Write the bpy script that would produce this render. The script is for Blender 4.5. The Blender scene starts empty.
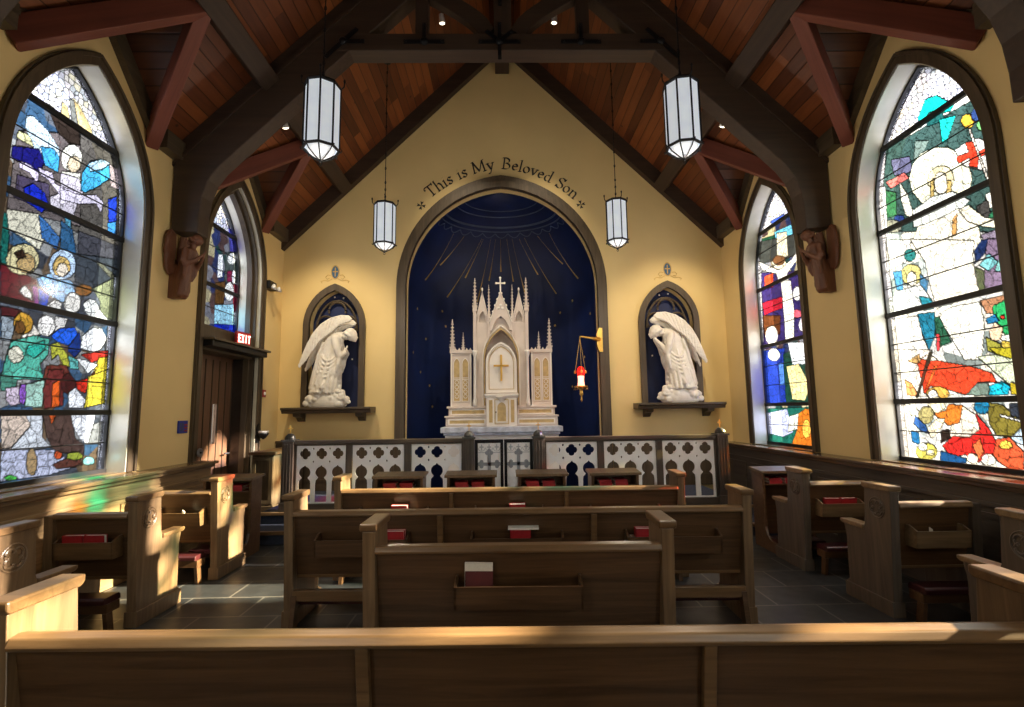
import bpy, bmesh, math, random
import numpy as np
from mathutils import Vector, Matrix
from mathutils.geometry import tessellate_polygon
random.seed(7)
C = bpy.context.scene.collection
PI = math.pi
sin, cos, R = math.sin, math.cos, math.radians

# ---------------------------------------------------------------- materials
def newmat(name):
    m = bpy.data.materials.new(name); m.use_nodes = True
    nt = m.node_tree; nt.nodes.clear()
    out = nt.nodes.new('ShaderNodeOutputMaterial')
    b = nt.nodes.new('ShaderNodeBsdfPrincipled')
    nt.links.new(b.outputs[0], out.inputs[0])
    return m, nt, b, out
def N(nt, t, **kw):
    n = nt.nodes.new(t)
    for k, v in kw.items():
        if k in n.inputs.keys(): n.inputs[k].default_value = v
        else: setattr(n, k, v)
    return n
def ramp(nt, fac, stops):
    r = nt.nodes.new('ShaderNodeValToRGB'); e = r.color_ramp.elements
    while len(e) < len(stops): e.new(.5)
    for el, (p, c) in zip(e, stops): el.position = p; el.color = (*c, 1)
    nt.links.new(fac, r.inputs[0]); return r.outputs[0]
def flat(name, col, rough=.5, metal=0., spec=.5, var=0., vs=6., emit=None, es=0., bump=0., bs=40.):
    m, nt, b, out = newmat(name)
    b.inputs['Base Color'].default_value = (*col, 1)
    b.inputs['Roughness'].default_value = rough; b.inputs['Metallic'].default_value = metal
    b.inputs['Specular IOR Level'].default_value = spec
    tc = N(nt, 'ShaderNodeTexCoord')
    nz = N(nt, 'ShaderNodeTexNoise', Scale=vs, Detail=4.)
    nt.links.new(tc.outputs['Object'], nz.inputs['Vector'])
    a = tuple(max(0, c*(1-var)) for c in col); z = tuple(min(1, c*(1+var)) for c in col)
    nt.links.new(ramp(nt, nz.outputs['Fac'], [(.3, a), (.7, z)]), b.inputs['Base Color'])
    if bump:
        n2 = N(nt, 'ShaderNodeTexNoise', Scale=bs, Detail=3.); nt.links.new(tc.outputs['Object'], n2.inputs['Vector'])
        bp = N(nt, 'ShaderNodeBump', Strength=bump, Distance=.01); nt.links.new(n2.outputs['Fac'], bp.inputs['Height']); nt.links.new(bp.outputs[0], b.inputs['Normal'])
    if emit:
        b.inputs['Emission Color'].default_value = (*emit, 1); b.inputs['Emission Strength'].default_value = es
    return m
def wood(name, c1, c2, axis=0, rough=.4, sc=5., spec=.5, coat=0.):
    """grain runs along the object axis given"""
    m, nt, b, out = newmat(name)
    tc = N(nt, 'ShaderNodeTexCoord'); mp = N(nt, 'ShaderNodeMapping')
    s = [sc*5]*3; s[axis] = sc*.28
    mp.inputs['Scale'].default_value = s
    nt.links.new(tc.outputs['Object'], mp.inputs['Vector'])
    nz = N(nt, 'ShaderNodeTexNoise', Scale=1., Detail=6., Roughness=.62, Distortion=.9)
    nt.links.new(mp.outputs[0], nz.inputs['Vector'])
    n2 = N(nt, 'ShaderNodeTexNoise', Scale=1.3, Detail=2.); nt.links.new(tc.outputs['Object'], n2.inputs['Vector'])
    mx = N(nt, 'ShaderNodeMix'); mx.data_type = 'FLOAT'; mx.inputs[0].default_value = .3
    nt.links.new(nz.outputs['Fac'], mx.inputs[2]); nt.links.new(n2.outputs['Fac'], mx.inputs[3])
    mid = tuple((a+c)/2 for a, c in zip(c1, c2))
    nt.links.new(ramp(nt, mx.outputs[0], [(.36, c1), (.5, mid), (.64, c2)]), b.inputs['Base Color'])
    b.inputs['Roughness'].default_value = rough; b.inputs['Specular IOR Level'].default_value = spec
    b.inputs['Coat Weight'].default_value = coat; b.inputs['Coat Roughness'].default_value = .25
    bp = N(nt, 'ShaderNodeBump', Strength=.12, Distance=.004); nt.links.new(nz.outputs['Fac'], bp.inputs['Height']); nt.links.new(bp.outputs[0], b.inputs['Normal'])
    return m
def planks(name, cross, along, width, cols, rough=.5):
    """boards: 'cross' axis counts the boards, 'along' runs with them"""
    m, nt, b, out = newmat(name)
    tc = N(nt, 'ShaderNodeTexCoord'); sp = N(nt, 'ShaderNodeSeparateXYZ'); nt.links.new(tc.outputs['Object'], sp.inputs[0])
    dv = N(nt, 'ShaderNodeMath', operation='DIVIDE'); dv.inputs[1].default_value = width; nt.links.new(sp.outputs[cross], dv.inputs[0])
    fl = N(nt, 'ShaderNodeMath', operation='FLOOR'); nt.links.new(dv.outputs[0], fl.inputs[0])
    fr = N(nt, 'ShaderNodeMath', operation='FRACT'); nt.links.new(dv.outputs[0], fr.inputs[0])
    # board lengths, staggered
    wn0 = N(nt, 'ShaderNodeTexWhiteNoise', noise_dimensions='1D'); nt.links.new(fl.outputs[0], wn0.inputs['W'])
    a1 = N(nt, 'ShaderNodeMath', operation='MULTIPLY_ADD'); a1.inputs[1].default_value = 3.; nt.links.new(wn0.outputs['Value'], a1.inputs[0]); 
    a0 = N(nt, 'ShaderNodeMath', operation='DIVIDE'); a0.inputs[1].default_value = 1.7; nt.links.new(sp.outputs[along], a0.inputs[0]); nt.links.new(a0.outputs[0], a1.inputs[2])
    f2 = N(nt, 'ShaderNodeMath', operation='FLOOR'); nt.links.new(a1.outputs[0], f2.inputs[0])
    cb = N(nt, 'ShaderNodeCombineXYZ'); nt.links.new(fl.outputs[0], cb.inputs[0]); nt.links.new(f2.outputs[0], cb.inputs[1])
    wn = N(nt, 'ShaderNodeTexWhiteNoise', noise_dimensions='3D'); nt.links.new(cb.outputs[0], wn.inputs['Vector'])
    mp = N(nt, 'ShaderNodeMapping'); s = [14.]*3; s[along] = 1.2; mp.inputs['Scale'].default_value = s
    ad = N(nt, 'ShaderNodeVectorMath', operation='ADD'); nt.links.new(tc.outputs['Object'], ad.inputs[0]); nt.links.new(wn.outputs['Color'], ad.inputs[1])
    nt.links.new(ad.outputs[0], mp.inputs['Vector'])
    nz = N(nt, 'ShaderNodeTexNoise', Scale=1., Detail=5., Distortion=1.2); nt.links.new(mp.outputs[0], nz.inputs['Vector'])
    mx = N(nt, 'ShaderNodeMix'); mx.data_type = 'FLOAT'; mx.inputs[0].default_value = .45
    nt.links.new(wn.outputs['Value'], mx.inputs[2]); nt.links.new(nz.outputs['Fac'], mx.inputs[3])
    col = ramp(nt, mx.outputs[0], [(.15, cols[0]), (.5, cols[1]), (.8, cols[2])])
    # knots
    kn = N(nt, 'ShaderNodeTexVoronoi', Scale=2.6); nt.links.new(ad.outputs[0], kn.inputs['Vector'])
    kr = ramp(nt, kn.outputs['Distance'], [(.035, (0, 0, 0)), (.075, (1, 1, 1))])
    ed = N(nt, 'ShaderNodeMath', operation='PINGPONG'); ed.inputs[1].default_value = .5; nt.links.new(fr.outputs[0], ed.inputs[0])
    gr = ramp(nt, ed.outputs[0], [(.0, (.15, .15, .15)), (.06, (1, 1, 1))])
    m1 = N(nt, 'ShaderNodeMix'); m1.data_type = 'RGBA'; m1.blend_type = 'MULTIPLY'; m1.inputs[0].default_value = 1
    nt.links.new(col, m1.inputs[6]); nt.links.new(gr, m1.inputs[7])
    m2 = N(nt, 'ShaderNodeMix'); m2.data_type = 'RGBA'; m2.blend_type = 'MULTIPLY'; m2.inputs[0].default_value = .7
    nt.links.new(m1.outputs[2], m2.inputs[6]); nt.links.new(kr, m2.inputs[7])
    nt.links.new(m2.outputs[2], b.inputs['Base Color']); b.inputs['Roughness'].default_value = rough
    bp = N(nt, 'ShaderNodeBump', Strength=.5, Distance=.01); nt.links.new(gr, bp.inputs['Height']); nt.links.new(bp.outputs[0], b.inputs['Normal'])
    return m

M = {}
OAK = ((.056, .028, .013), (.135, .072, .033))
for a, k in enumerate('xyz'):
    M['oak_'+k] = wood('oak_'+k, *OAK, axis=a, rough=.36)
    M['beam_'+k] = wood('beam_'+k, (.026, .014, .008), (.050, .027, .015), axis=a, rough=.6, sc=3)
    M['trim_'+k] = wood('dark_trim_'+k, (.050, .036, .022), (.10, .072, .043), axis=a, rough=.45, sc=4)
M['rail_z'] = wood('rail_oak', (.045, .034, .027), (.085, .064, .048), axis=2, rough=.45)
M['red_wood'] = wood('red_stained_fir', (.12, .030, .018), (.19, .050, .028), axis=0, rough=.6, sc=3)
M['cap'] = wood('worn_cap_oak', (.12, .068, .031), (.23, .135, .062), axis=0, rough=.3)
M['capdark'] = wood('dark_cap_oak', (.10, .065, .036), (.18, .12, .065), axis=1, rough=.35)
M['carved'] = wood('carved_walnut', (.10, .036, .018), (.17, .065, .03), axis=2, rough=.55)
M['wall'] = flat('yellow_plaster', (.74, .56, .255), .85, var=.04, vs=1.3, bump=.08, bs=60)
M['planks_x'] = planks('ceiling_boards_long', 0, 1, .105, ((.075, .020, .007), (.16, .045, .012), (.28, .085, .022)))
M['planks_y'] = planks('ceiling_boards_dormer', 1, 0, .105, ((.055, .017, .007), (.115, .036, .012), (.18, .06, .018)))
M['blue'] = flat('night_blue_paint', (.0014, .010, .066), .55, var=.25, vs=2)
M['gold'] = flat('gold_leaf', (.85, .52, .13), .3, 1., var=.1)
M['goldpaint'] = flat('faded_gold_paint', (.55, .36, .10), .45, .4, var=.25, vs=9)
M['ring'] = flat('grey_blue_stencil', (.05, .07, .13), .6, var=.2)
M['black'] = flat('black_iron', (.012, .012, .014), .45, .6, var=.2)
M['steel'] = flat('dull_steel', (.35, .36, .38), .3, .9, var=.05)
M['marble'] = flat('white_marble', (.80, .76, .68), .42, var=.07, vs=7)
M['altar'] = flat('cream_carved_wood', (.66, .58, .52), .55, var=.07, vs=5)
M['altar_gold'] = flat('gilded_panel', (.55, .40, .18), .5, .2, var=.15, vs=14)
M['altar_white'] = flat('altar_white', (.82, .78, .72), .5, var=.04)
M['greymarble'] = flat('veined_grey_marble', (.50, .53, .62), .3, var=.3, vs=9)
M['white'] = flat('white_painted_tracery', (.90, .90, .90), .45, var=.03)
M['crossgrey'] = flat('grey_metal_cross', (.33, .35, .39), .4, .4, var=.1)
M['redbook'] = flat('red_hymnal_cloth', (.34, .012, .018), .5, var=.15, vs=20)
M['maroon'] = flat('maroon_cloth', (.10, .01, .012), .6, var=.15, vs=20)
M['pages'] = flat('paper_pages', (.85, .82, .75), .8, var=.05, vs=60)
M['vinyl'] = flat('maroon_kneeler_vinyl', (.045, .009, .011), .35, var=.15)
M['doorblue'] = flat('dark_stained_door_jamb', (.045, .035, .03), .22, var=.15)
M['reveal'] = flat('satin_window_reveal', (.52, .50, .41), .24, var=.12, vs=3)
M['lead'] = flat('black_lead', (.010, .010, .010), .6, var=.1)
M['carpet'] = flat('blue_grey_carpet', (.035, .045, .075), .9, var=.2, vs=40, bump=.3, bs=200)
M['signblue'] = flat('blue_sign_face', (.01, .03, .30), .35, var=.05)
M['signred'] = flat('red_alarm_plastic', (.5, .02, .02), .4, var=.05)
M['signwhite'] = flat('white_plastic', (.8, .8, .8), .4, var=.03)
M['exit'] = flat('exit_red_lit', (.9, .03, .01), .4, emit=(1, .06, .02), es=5)
M['candle'] = flat('candle_glow_glass', (.9, .5, .35), .3, emit=(1, .42, .28), es=1.6)
M['redglass'] = flat('ruby_glass', (.7, .01, .01), .1, emit=(1, .02, .01), es=.7)
M['bulb'] = flat('lamp_bulb', (.9, .9, .85), .3, emit=(1, .86, .6), es=4)
M['led'] = flat('frosted_lantern_glass', (.62, .66, .72), .5, emit=(.85, .92, 1), es=.34, var=.12, vs=5)
# slate floor
m, nt, b, out = newmat('slate_tiles'); M['slate'] = m
tc = N(nt, 'ShaderNodeTexCoord'); mp = N(nt, 'ShaderNodeMapping'); nt.links.new(tc.outputs['Object'], mp.inputs[0])
br = N(nt, 'ShaderNodeTexBrick', Scale=1.); br.offset = .5
for k, v in (('Brick Width', .62), ('Row Height', .42), ('Mortar Size', .009), ('Mortar Smooth', .2)): br.inputs[k].default_value = v
br.inputs['Color1'].default_value = (.016, .019, .022, 1); br.inputs['Color2'].default_value = (.030, .033, .036, 1); br.inputs['Mortar'].default_value = (.13, .125, .115, 1)
nt.links.new(mp.outputs[0], br.inputs['Vector'])
nz = N(nt, 'ShaderNodeTexNoise', Scale=7., Detail=5.); nt.links.new(tc.outputs['Object'], nz.inputs['Vector'])
mx = N(nt, 'ShaderNodeMix'); mx.data_type = 'RGBA'; mx.blend_type = 'MULTIPLY'; mx.inputs[0].default_value = .5
nt.links.new(br.outputs[0], mx.inputs[6]); nt.links.new(ramp(nt, nz.outputs['Fac'], [(.3, (.55,)*3), (.7, (1, 1, 1))]), mx.inputs[7]); nt.links.new(mx.outputs[2], b.inputs['Base Color'])
nt.links.new(ramp(nt, nz.outputs['Fac'], [(.3, (.36,)*3), (.7, (.48,)*3)]), b.inputs['Roughness'])
bp = N(nt, 'ShaderNodeBump', Strength=.08, Distance=.004); nt.links.new(nz.outputs['Fac'], bp.inputs['Height']); nt.links.new(bp.outputs[0], b.inputs['Normal'])
# stained glass: colour from the painted design of each window
def glassmat(name, tr):
    m, nt, b, out = newmat(name); nt.nodes.remove(b)
    at = N(nt, 'ShaderNodeVertexColor'); at.layer_name = 'design'
    t = N(nt, 'ShaderNodeBsdfTransparent'); d = N(nt, 'ShaderNodeBsdfTranslucent'); g = N(nt, 'ShaderNodeBsdfGlossy', Roughness=.15)
    nt.links.new(at.outputs[0], t.inputs[0]); nt.links.new(at.outputs[0], d.inputs[0])
    m1 = N(nt, 'ShaderNodeMixShader'); m1.inputs[0].default_value = 1-tr; nt.links.new(t.outputs[0], m1.inputs[1]); nt.links.new(d.outputs[0], m1.inputs[2])
    m2 = N(nt, 'ShaderNodeMixShader'); m2.inputs[0].default_value = .04; nt.links.new(m1.outputs[0], m2.inputs[1]); nt.links.new(g.outputs[0], m2.inputs[2])
    nt.links.new(m2.outputs[0], out.inputs[0]); return m
M['stained'] = glassmat('stained_glass', .94)
m, nt, b, out = newmat('clear_door_glass'); nt.nodes.remove(b)
t = N(nt, 'ShaderNodeBsdfTransparent'); t.inputs[0].default_value = (.48, .46, .42, 1); nt.links.new(t.outputs[0], out.inputs[0]); M['clear'] = m

# ---------------------------------------------------------------- mesh helpers
def obj(name, bm, mat, parent=None, smooth=False, bev=0., merge=False):
    me = bpy.data.meshes.new(name)
    if merge: bmesh.ops.remove_doubles(bm, verts=bm.verts, dist=1e-5)
    bmesh.ops.recalc_face_normals(bm, faces=bm.faces)
    if smooth:
        for f in bm.faces: f.smooth = True
    bm.to_mesh(me); bm.free()
    o = bpy.data.objects.new(name, me); C.objects.link(o)
    me.materials.append(M[mat] if isinstance(mat, str) else mat)
    if parent: o.parent = parent
    if bev:
        md = o.modifiers.new('bevel', 'BEVEL'); md.width = bev; md.segments = 2; md.limit_method = 'ANGLE'; md.angle_limit = R(40)
    return o
def tag(o, label=None, cat=None, group=None, kind=None):
    if label: o['label'] = label
    if cat: o['category'] = cat
    if group: o['group'] = group
    if kind: o['kind'] = kind
    return o
def empty(name, loc=(0, 0, 0), rz=0, label=None, cat=None, group=None, kind=None):
    o = bpy.data.objects.new(name, None); C.objects.link(o); o.empty_display_size = .1
    o.location = loc; o.rotation_euler = (0, 0, rz); return tag(o, label, cat, group, kind)
def copy_tree(o, parent=None):
    c = o.copy(); C.objects.link(c)
    if parent: c.parent = parent
    for ch in list(o.children): copy_tree(ch, c)
    return c
def B(): return bmesh.new()
def box(bm, x0, x1, y0, y1, z0, z1, mtx=None):
    vs = [bm.verts.new((x, y, z)) for x in (x0, x1) for y in (y0, y1) for z in (z0, z1)]
    for f in ((0, 1, 3, 2), (4, 6, 7, 5), (0, 4, 5, 1), (2, 3, 7, 6), (0, 2, 6, 4), (1, 5, 7, 3)): bm.faces.new([vs[i] for i in f])
    if mtx is not None:
        for v in vs: v.co = mtx @ v.co
    return bm
def prism(bm, loops, fn, d0, d1):
    """polygon (outer loop first, then holes) in (u,v); fn(u,v,d) -> point"""
    pts = [p for l in loops for p in l]
    tris = tessellate_polygon([[Vector((p[0], p[1], 0)) for p in l] for l in loops])
    a = [bm.verts.new(fn(p[0], p[1], d0)) for p in pts]; b = [bm.verts.new(fn(p[0], p[1], d1)) for p in pts]
    for t in tris:
        try:
            bm.faces.new([a[i] for i in t]); bm.faces.new([b[i] for i in reversed(t)])
        except ValueError: pass
    k = 0
    for l in loops:
        n = len(l)
        for i in range(n):
            j = (i+1) % n
            try: bm.faces.new((a[k+i], a[k+j], b[k+j], b[k+i]))
            except ValueError: pass
        k += n
    return bm
XZ = lambda u, v, d: (u, d, v)      # polygon stands in XZ, depth along Y
YZ = lambda u, v, d: (d, u, v)      # polygon stands in YZ, depth along X
XY = lambda u, v, d: (u, v, d)
def tube(bm, pts, r, n=8, cap=True, rad=None):
    pts = [Vector(p) for p in pts]; rings = []
    up = Vector((0, 0, 1))
    for i, p in enumerate(pts):
        d = (pts[min(i+1, len(pts)-1)]-pts[max(i-1, 0)]).normalized()
        a = d.cross(up)
        if a.length < .05: a = d.cross(Vector((1, 0, 0)))
        a.normalize(); b = d.cross(a).normalized()
        rr = rad[i] if rad else r
        rings.append([bm.verts.new(p+(a*cos(2*PI*k/n)+b*sin(2*PI*k/n))*rr) for k in range(n)])
    for i in range(len(rings)-1):
        for k in range(n): bm.faces.new((rings[i][k], rings[i][(k+1) % n], rings[i+1][(k+1) % n], rings[i+1][k]))
    if cap: bm.faces.new(rings[0][::-1]); bm.faces.new(rings[-1])
    return bm
def lathe(bm, prof, c=(0, 0, 0), n=16, ph=0.):
    """prof: list of (radius, z)"""
    c = Vector(c); rings = []
    for r, z in prof: rings.append([bm.verts.new(c+Vector((r*cos(2*PI*k/n+ph), r*sin(2*PI*k/n+ph), z))) for k in range(n)])
    for i in range(len(rings)-1):
        for k in range(n): bm.faces.new((rings[i][k], rings[i][(k+1) % n], rings[i+1][(k+1) % n], rings[i+1][k]))
    bm.faces.new(rings[0][::-1]); bm.faces.new(rings[-1]); return bm
def ball(bm, c, rx, ry=None, rz=None, mtx=None, seg=14):
    ry = ry or rx; rz = rz or rx
    r = bmesh.ops.create_uvsphere(bm, u_segments=seg, v_segments=max(6, seg*2//3), radius=1)
    mm = Matrix.Translation(c) @ (mtx if mtx is not None else Matrix()) @ Matrix.Diagonal((rx, ry, rz, 1))
    for v in r['verts']: v.co = mm @ v.co
    return bm
def torus(bm, c, R1, r, n=24, k=8, a0=0., a1=2*PI, fn=None):
    fn = fn or (lambda x, y: Vector((x, 0, y)))
    pts = [Vector(c)+fn(R1*cos(a0+(a1-a0)*i/n), R1*sin(a0+(a1-a0)*i/n)) for i in range(n+1)]
    return tube(bm, pts, r, k)
def xsweep(bm, prof, x0, x1):
    """profile in (y,z) swept along X"""
    return prism(bm, [prof], lambda u, v, d: (d, u, v), x0, x1)
def arch(cx, hw, zs, za, z0, n=14):
    """pointed arch outline, counter-clockwise from bottom left"""
    h = za-zs; Rr = (hw*hw+h*h)/(2*hw); c = Rr-hw
    pts = [(cx-hw, z0), (cx+hw, z0)]
    amax = math.asin(min(1, h/Rr))
    for i in range(n+1):
        a = amax*i/n; pts.append((cx-c+Rr*cos(a), zs+Rr*sin(a)))
    for i in range(n-1, -1, -1):
        a = amax*i/n; pts.append((cx+c-Rr*cos(a), zs+Rr*sin(a)))
    return pts
def arch_hw(z, hw, zs, za):
    if z <= zs: return hw
    h = za-zs; Rr = (hw*hw+h*h)/(2*hw); c = Rr-hw
    return max(0, math.sqrt(max(0, Rr*Rr-(z-zs)**2))-c)
def band(bm, outer, inner, fn, d0, d1):
    """strip between two matching open outlines (index 1..end and 0): jambs and arch without the sill"""
    o = outer[1:]+outer[:1]; i_ = inner[1:]+inner[:1]
    A = [[bm.verts.new(fn(p[0], p[1], d)) for p in o] for d in (d0, d1)]
    I = [[bm.verts.new(fn(p[0], p[1], d)) for p in i_] for d in (d0, d1)]
    n = len(o)
    for k in range(n-1):
        bm.faces.new((A[0][k], A[0][k+1], I[0][k+1], I[0][k])); bm.faces.new((A[1][k], I[1][k], I[1][k+1], A[1][k+1]))
        bm.faces.new((A[0][k], A[1][k], A[1][k+1], A[0][k+1])); bm.faces.new((I[0][k], I[0][k+1], I[1][k+1], I[1][k]))
    for k in (0, n-1): bm.faces.new((A[0][k], I[0][k], I[1][k], A[1][k]))
    return bm
def quatrefoil(cx, cz, r, n=7, off=.40):
    pts = []; d = r*off
    for q in range(4):
        a = q*PI/2; c = (cx+d*cos(a), cz+d*sin(a))
        rr = r*.60
        for i in range(n): 
            t = a-R(84)+R(168)*i/(n-1); pts.append((c[0]+rr*cos(t), c[1]+rr*sin(t)))
    return pts

# ---------------------------------------------------------------- the room's measures
W, D, WG = 3.94, 8.67, 4.15          # wall plane, east wall, glass plane
XL = .03                             # pews stand very slightly right of the axis
YC = [1.87, 4.5, 7.13]               # window centres along the side walls
ZS, ZA, HW, ZB = 3.7, 5.10, .86, 1.03
RC, RS = 8.70, .985                  # roof plane z = RC - RS*|x|
roofz = lambda x: RC-RS*abs(x)
YB = -1.3                            # back wall
PAINT_NATIVITY = [((95,90,85),[441,435,509,434,523,394,535,341,451,336]),((110,100,100),[404,403,463,434,472,344,401,332]),((205,185,130),[441,454,447,452,452,438,441,437]),((120,120,115),[448,461,453,463,460,440,453,439]),((215,190,140),[453,463,458,462,467,455,476,445,477,436,461,438]),((50,40,35),[425,443,462,439,464,423,452,418,439,423]),((205,225,240),[409,419,415,423,430,418,443,408,444,386,430,385,418,397,410,408]),((70,165,215),[425,400,437,405,444,400,444,385,430,385]),((215,210,160),[404,403,414,404,419,396,403,396]),((25,25,110),[400,387,424,397,430,387,426,376,407,376,401,377]),((80,70,95),[407,365,436,370,440,345,406,344]),((25,45,185),[413,356,421,364,433,360,438,351,432,341,418,345]),((225,210,238),[407,377,416,379,426,375,425,366,418,371,408,371]),((240,235,222),[447,388,467,396,468,382,458,374,446,377]),((225,215,228),[438,359,452,371,463,368,454,345,439,346]),((90,160,190),[452,363,459,366,464,324,458,327]),((228,218,232),[446,386,465,390,473,381,467,366,463,347,449,353]),((70,170,215),[469,379,469,398,477,414,490,423,504,420,502,407,486,390,475,380]),((190,220,240),[475,411,490,423,502,424,491,412,478,403]),((228,215,238),[425,380,438,382,442,373,466,376,470,367,448,365,436,373,426,375]),((228,218,238),[447,372,467,374,487,383,497,379,495,367,488,374,468,365,449,361]),((245,240,225),[468,412,467,406,464,400,460,395,455,392,450,392,447,395,445,400,445,406,448,412,452,417,457,420,462,420,466,417]),((215,195,165),[466,405,466,401,464,397,462,394,458,392,456,393,453,394,452,398,453,401,454,405,457,408,460,410,463,410,465,408]),((30,55,170),[502,385,513,393,517,348,507,348]),((60,130,200),[504,360,515,366,516,348,506,345]),((200,180,185),[500,423,514,423,515,401,504,400]),((215,218,238),[513,420,522,410,534,341,521,345]),((70,70,78),[470,339,533,341,534,319,474,303]),((45,90,130),[451,342,464,338,471,314,453,314]),((228,222,200),[401,332,429,339,437,320,433,307,413,314,404,316]),((60,115,180),[429,339,439,334,452,325,450,313,434,319]),((30,110,100),[396,330,402,328,406,309,406,283,401,282]),((62,68,76),[465,315,521,326,523,304,496,286,472,289]),((110,110,95),[493,315,501,316,523,306,517,302]),((140,145,115),[492,287,522,308,529,279,520,259,504,265,503,277]),((140,90,40),[492,285,491,282,489,280,485,278,480,277,477,277,474,278,473,281,473,283,476,286,479,288,484,289,488,289,491,288]),((105,28,38),[401,286,412,285,423,282,433,280,439,258,430,259,404,259]),((130,60,130),[429,274,435,276,438,259,433,259]),((150,195,235),[433,282,446,290,470,288,473,277,461,266,447,269,436,276]),((25,70,185),[435,275,447,269,446,258,438,258]),((225,212,165),[434,299,433,292,429,286,424,282,417,280,411,281,407,284,405,290,406,296,409,302,414,306,421,309,427,308,432,304]),((190,160,110),[430,295,430,290,428,287,425,284,421,283,418,284,415,286,414,290,415,294,416,297,419,300,423,301,427,300,429,298]),((60,40,30),[411,297,418,303,422,298,415,293]),((190,212,238),[471,305,471,298,467,292,461,288,455,286,449,287,445,291,443,297,444,303,447,309,452,314,458,316,465,315,469,311]),((215,180,110),[465,302,465,297,462,293,459,290,455,289,451,290,448,293,447,296,448,301,450,305,453,308,457,309,461,308,464,306]),((240,225,205),[463,298,463,295,461,292,459,290,457,289,454,290,452,292,451,294,452,297,453,300,455,302,458,303,460,302,462,301]),((245,240,232),[418,267,423,273,430,268,431,261,424,263]),((245,240,232),[480,270,480,265,478,261,474,258,470,258,466,259,463,262,462,266,463,270,465,274,468,277,472,278,476,277,479,274]),((240,235,230),[445,260,452,267,460,265,460,257,447,256]),((240,240,235),[483,270,489,276,497,276,504,267,519,257,495,257,486,262]),((155,165,175),[406,243,416,242,418,232,416,223,408,223]),((85,30,35),[405,251,423,251,420,244,406,243]),((20,50,120),[470,237,482,241,486,225,479,216,471,221]),((245,240,235),[455,252,468,252,465,243,457,238,452,241]),((30,95,220),[452,233,459,241,476,245,480,239,471,226,458,229]),((240,235,230),[456,243,455,239,453,235,449,232,445,232,442,233,439,236,438,240,438,244,440,248,443,250,447,251,451,250,454,247]),((238,228,215),[434,241,442,233,423,223,425,230]),((200,150,55),[434,241,434,237,431,233,428,231,424,230,421,232,418,235,417,238,417,243,419,246,422,249,426,249,430,248,433,245]),((120,80,40),[427,237,427,234,426,232,424,230,422,230,420,231,419,233,418,235,418,238,419,240,421,241,423,242,425,241,426,239]),((85,175,155),[416,223,436,231,451,230,451,216,444,206,450,193,411,191,413,209]),((225,220,200),[428,213,428,210,426,207,424,206,421,205,418,206,416,209,415,212,415,215,417,217,419,219,422,220,425,218,427,216]),((50,185,165),[431,221,446,228,448,220,438,211,430,215]),((175,175,65),[452,225,460,229,471,218,478,209,469,205,461,217,455,211]),((100,180,175),[471,218,483,214,484,205,475,205]),((245,245,245),[485,238,496,248,508,249,516,239,508,227,498,223,484,226]),((195,50,40),[486,220,518,228,518,221,499,213]),((205,185,60),[507,219,518,221,519,197,499,196]),((245,245,245),[481,216,495,214,507,212,496,202,487,210]),((110,50,42),[450,206,471,208,478,195,448,193]),((225,228,238),[518,306,529,309,529,279,531,198,522,198,520,256,520,278]),((75,135,118),[410,196,425,191,424,184,412,181]),((155,100,205),[427,187,435,189,433,170,428,174]),((205,188,205),[416,184,427,186,429,171,422,169,417,174]),((160,195,182),[433,188,450,193,450,168,434,169]),((110,42,42),[453,202,468,204,471,170,452,167,449,184]),((220,95,35),[458,190,465,194,467,169,459,168]),((75,28,30),[482,191,482,187,480,183,477,181,474,181,470,183,468,186,467,190,467,194,469,198,472,200,475,200,478,198,481,195]),((215,50,35),[482,193,497,198,505,207,494,182,485,186]),((195,178,60),[496,199,519,208,519,173,494,168,496,184]),((240,240,245),[475,182,482,188,495,177,494,168,477,168]),((205,185,170),[414,163,435,163,441,153,425,132,417,136]),((205,208,215),[435,162,451,162,453,142,463,132,431,132,425,134,441,153]),((82,62,56),[451,163,481,163,487,140,499,131,498,121,466,129,457,142]),((200,90,40),[457,162,465,162,461,153]),((150,150,150),[505,152,520,155,520,131,501,133]),((240,240,245),[480,162,509,162,506,146,502,132,493,138,484,150]),((182,185,208),[417,134,466,130,492,112,465,108,419,108]),((165,138,100),[450,121,450,115,449,111,447,109,445,110,443,112,441,116,440,122,440,127,441,131,443,133,445,133,447,130,449,126]),((210,90,50),[475,124,474,123,473,121,472,121,470,121,468,122,467,123,466,125,466,127,467,128,469,129,471,128,473,127,474,126]),((100,58,48),[466,117,490,124,499,113,470,112]),((150,160,60),[498,121,498,120,495,119,491,118,487,119,483,120,480,121,479,123,480,125,482,126,486,126,490,126,494,125,497,123]),((85,195,85),[434,109,433,108,431,108,429,108,427,108,424,109,423,110,422,110,422,111,424,112,426,112,429,112,431,111,433,110]),((150,215,215),[512,115,512,113,510,112,507,112,504,112,501,113,499,115,498,117,498,118,500,120,503,120,506,120,509,119,511,117]),((222,222,235),[518,208,528,209,528,168,532,103,516,105,519,138,519,169])]
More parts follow.
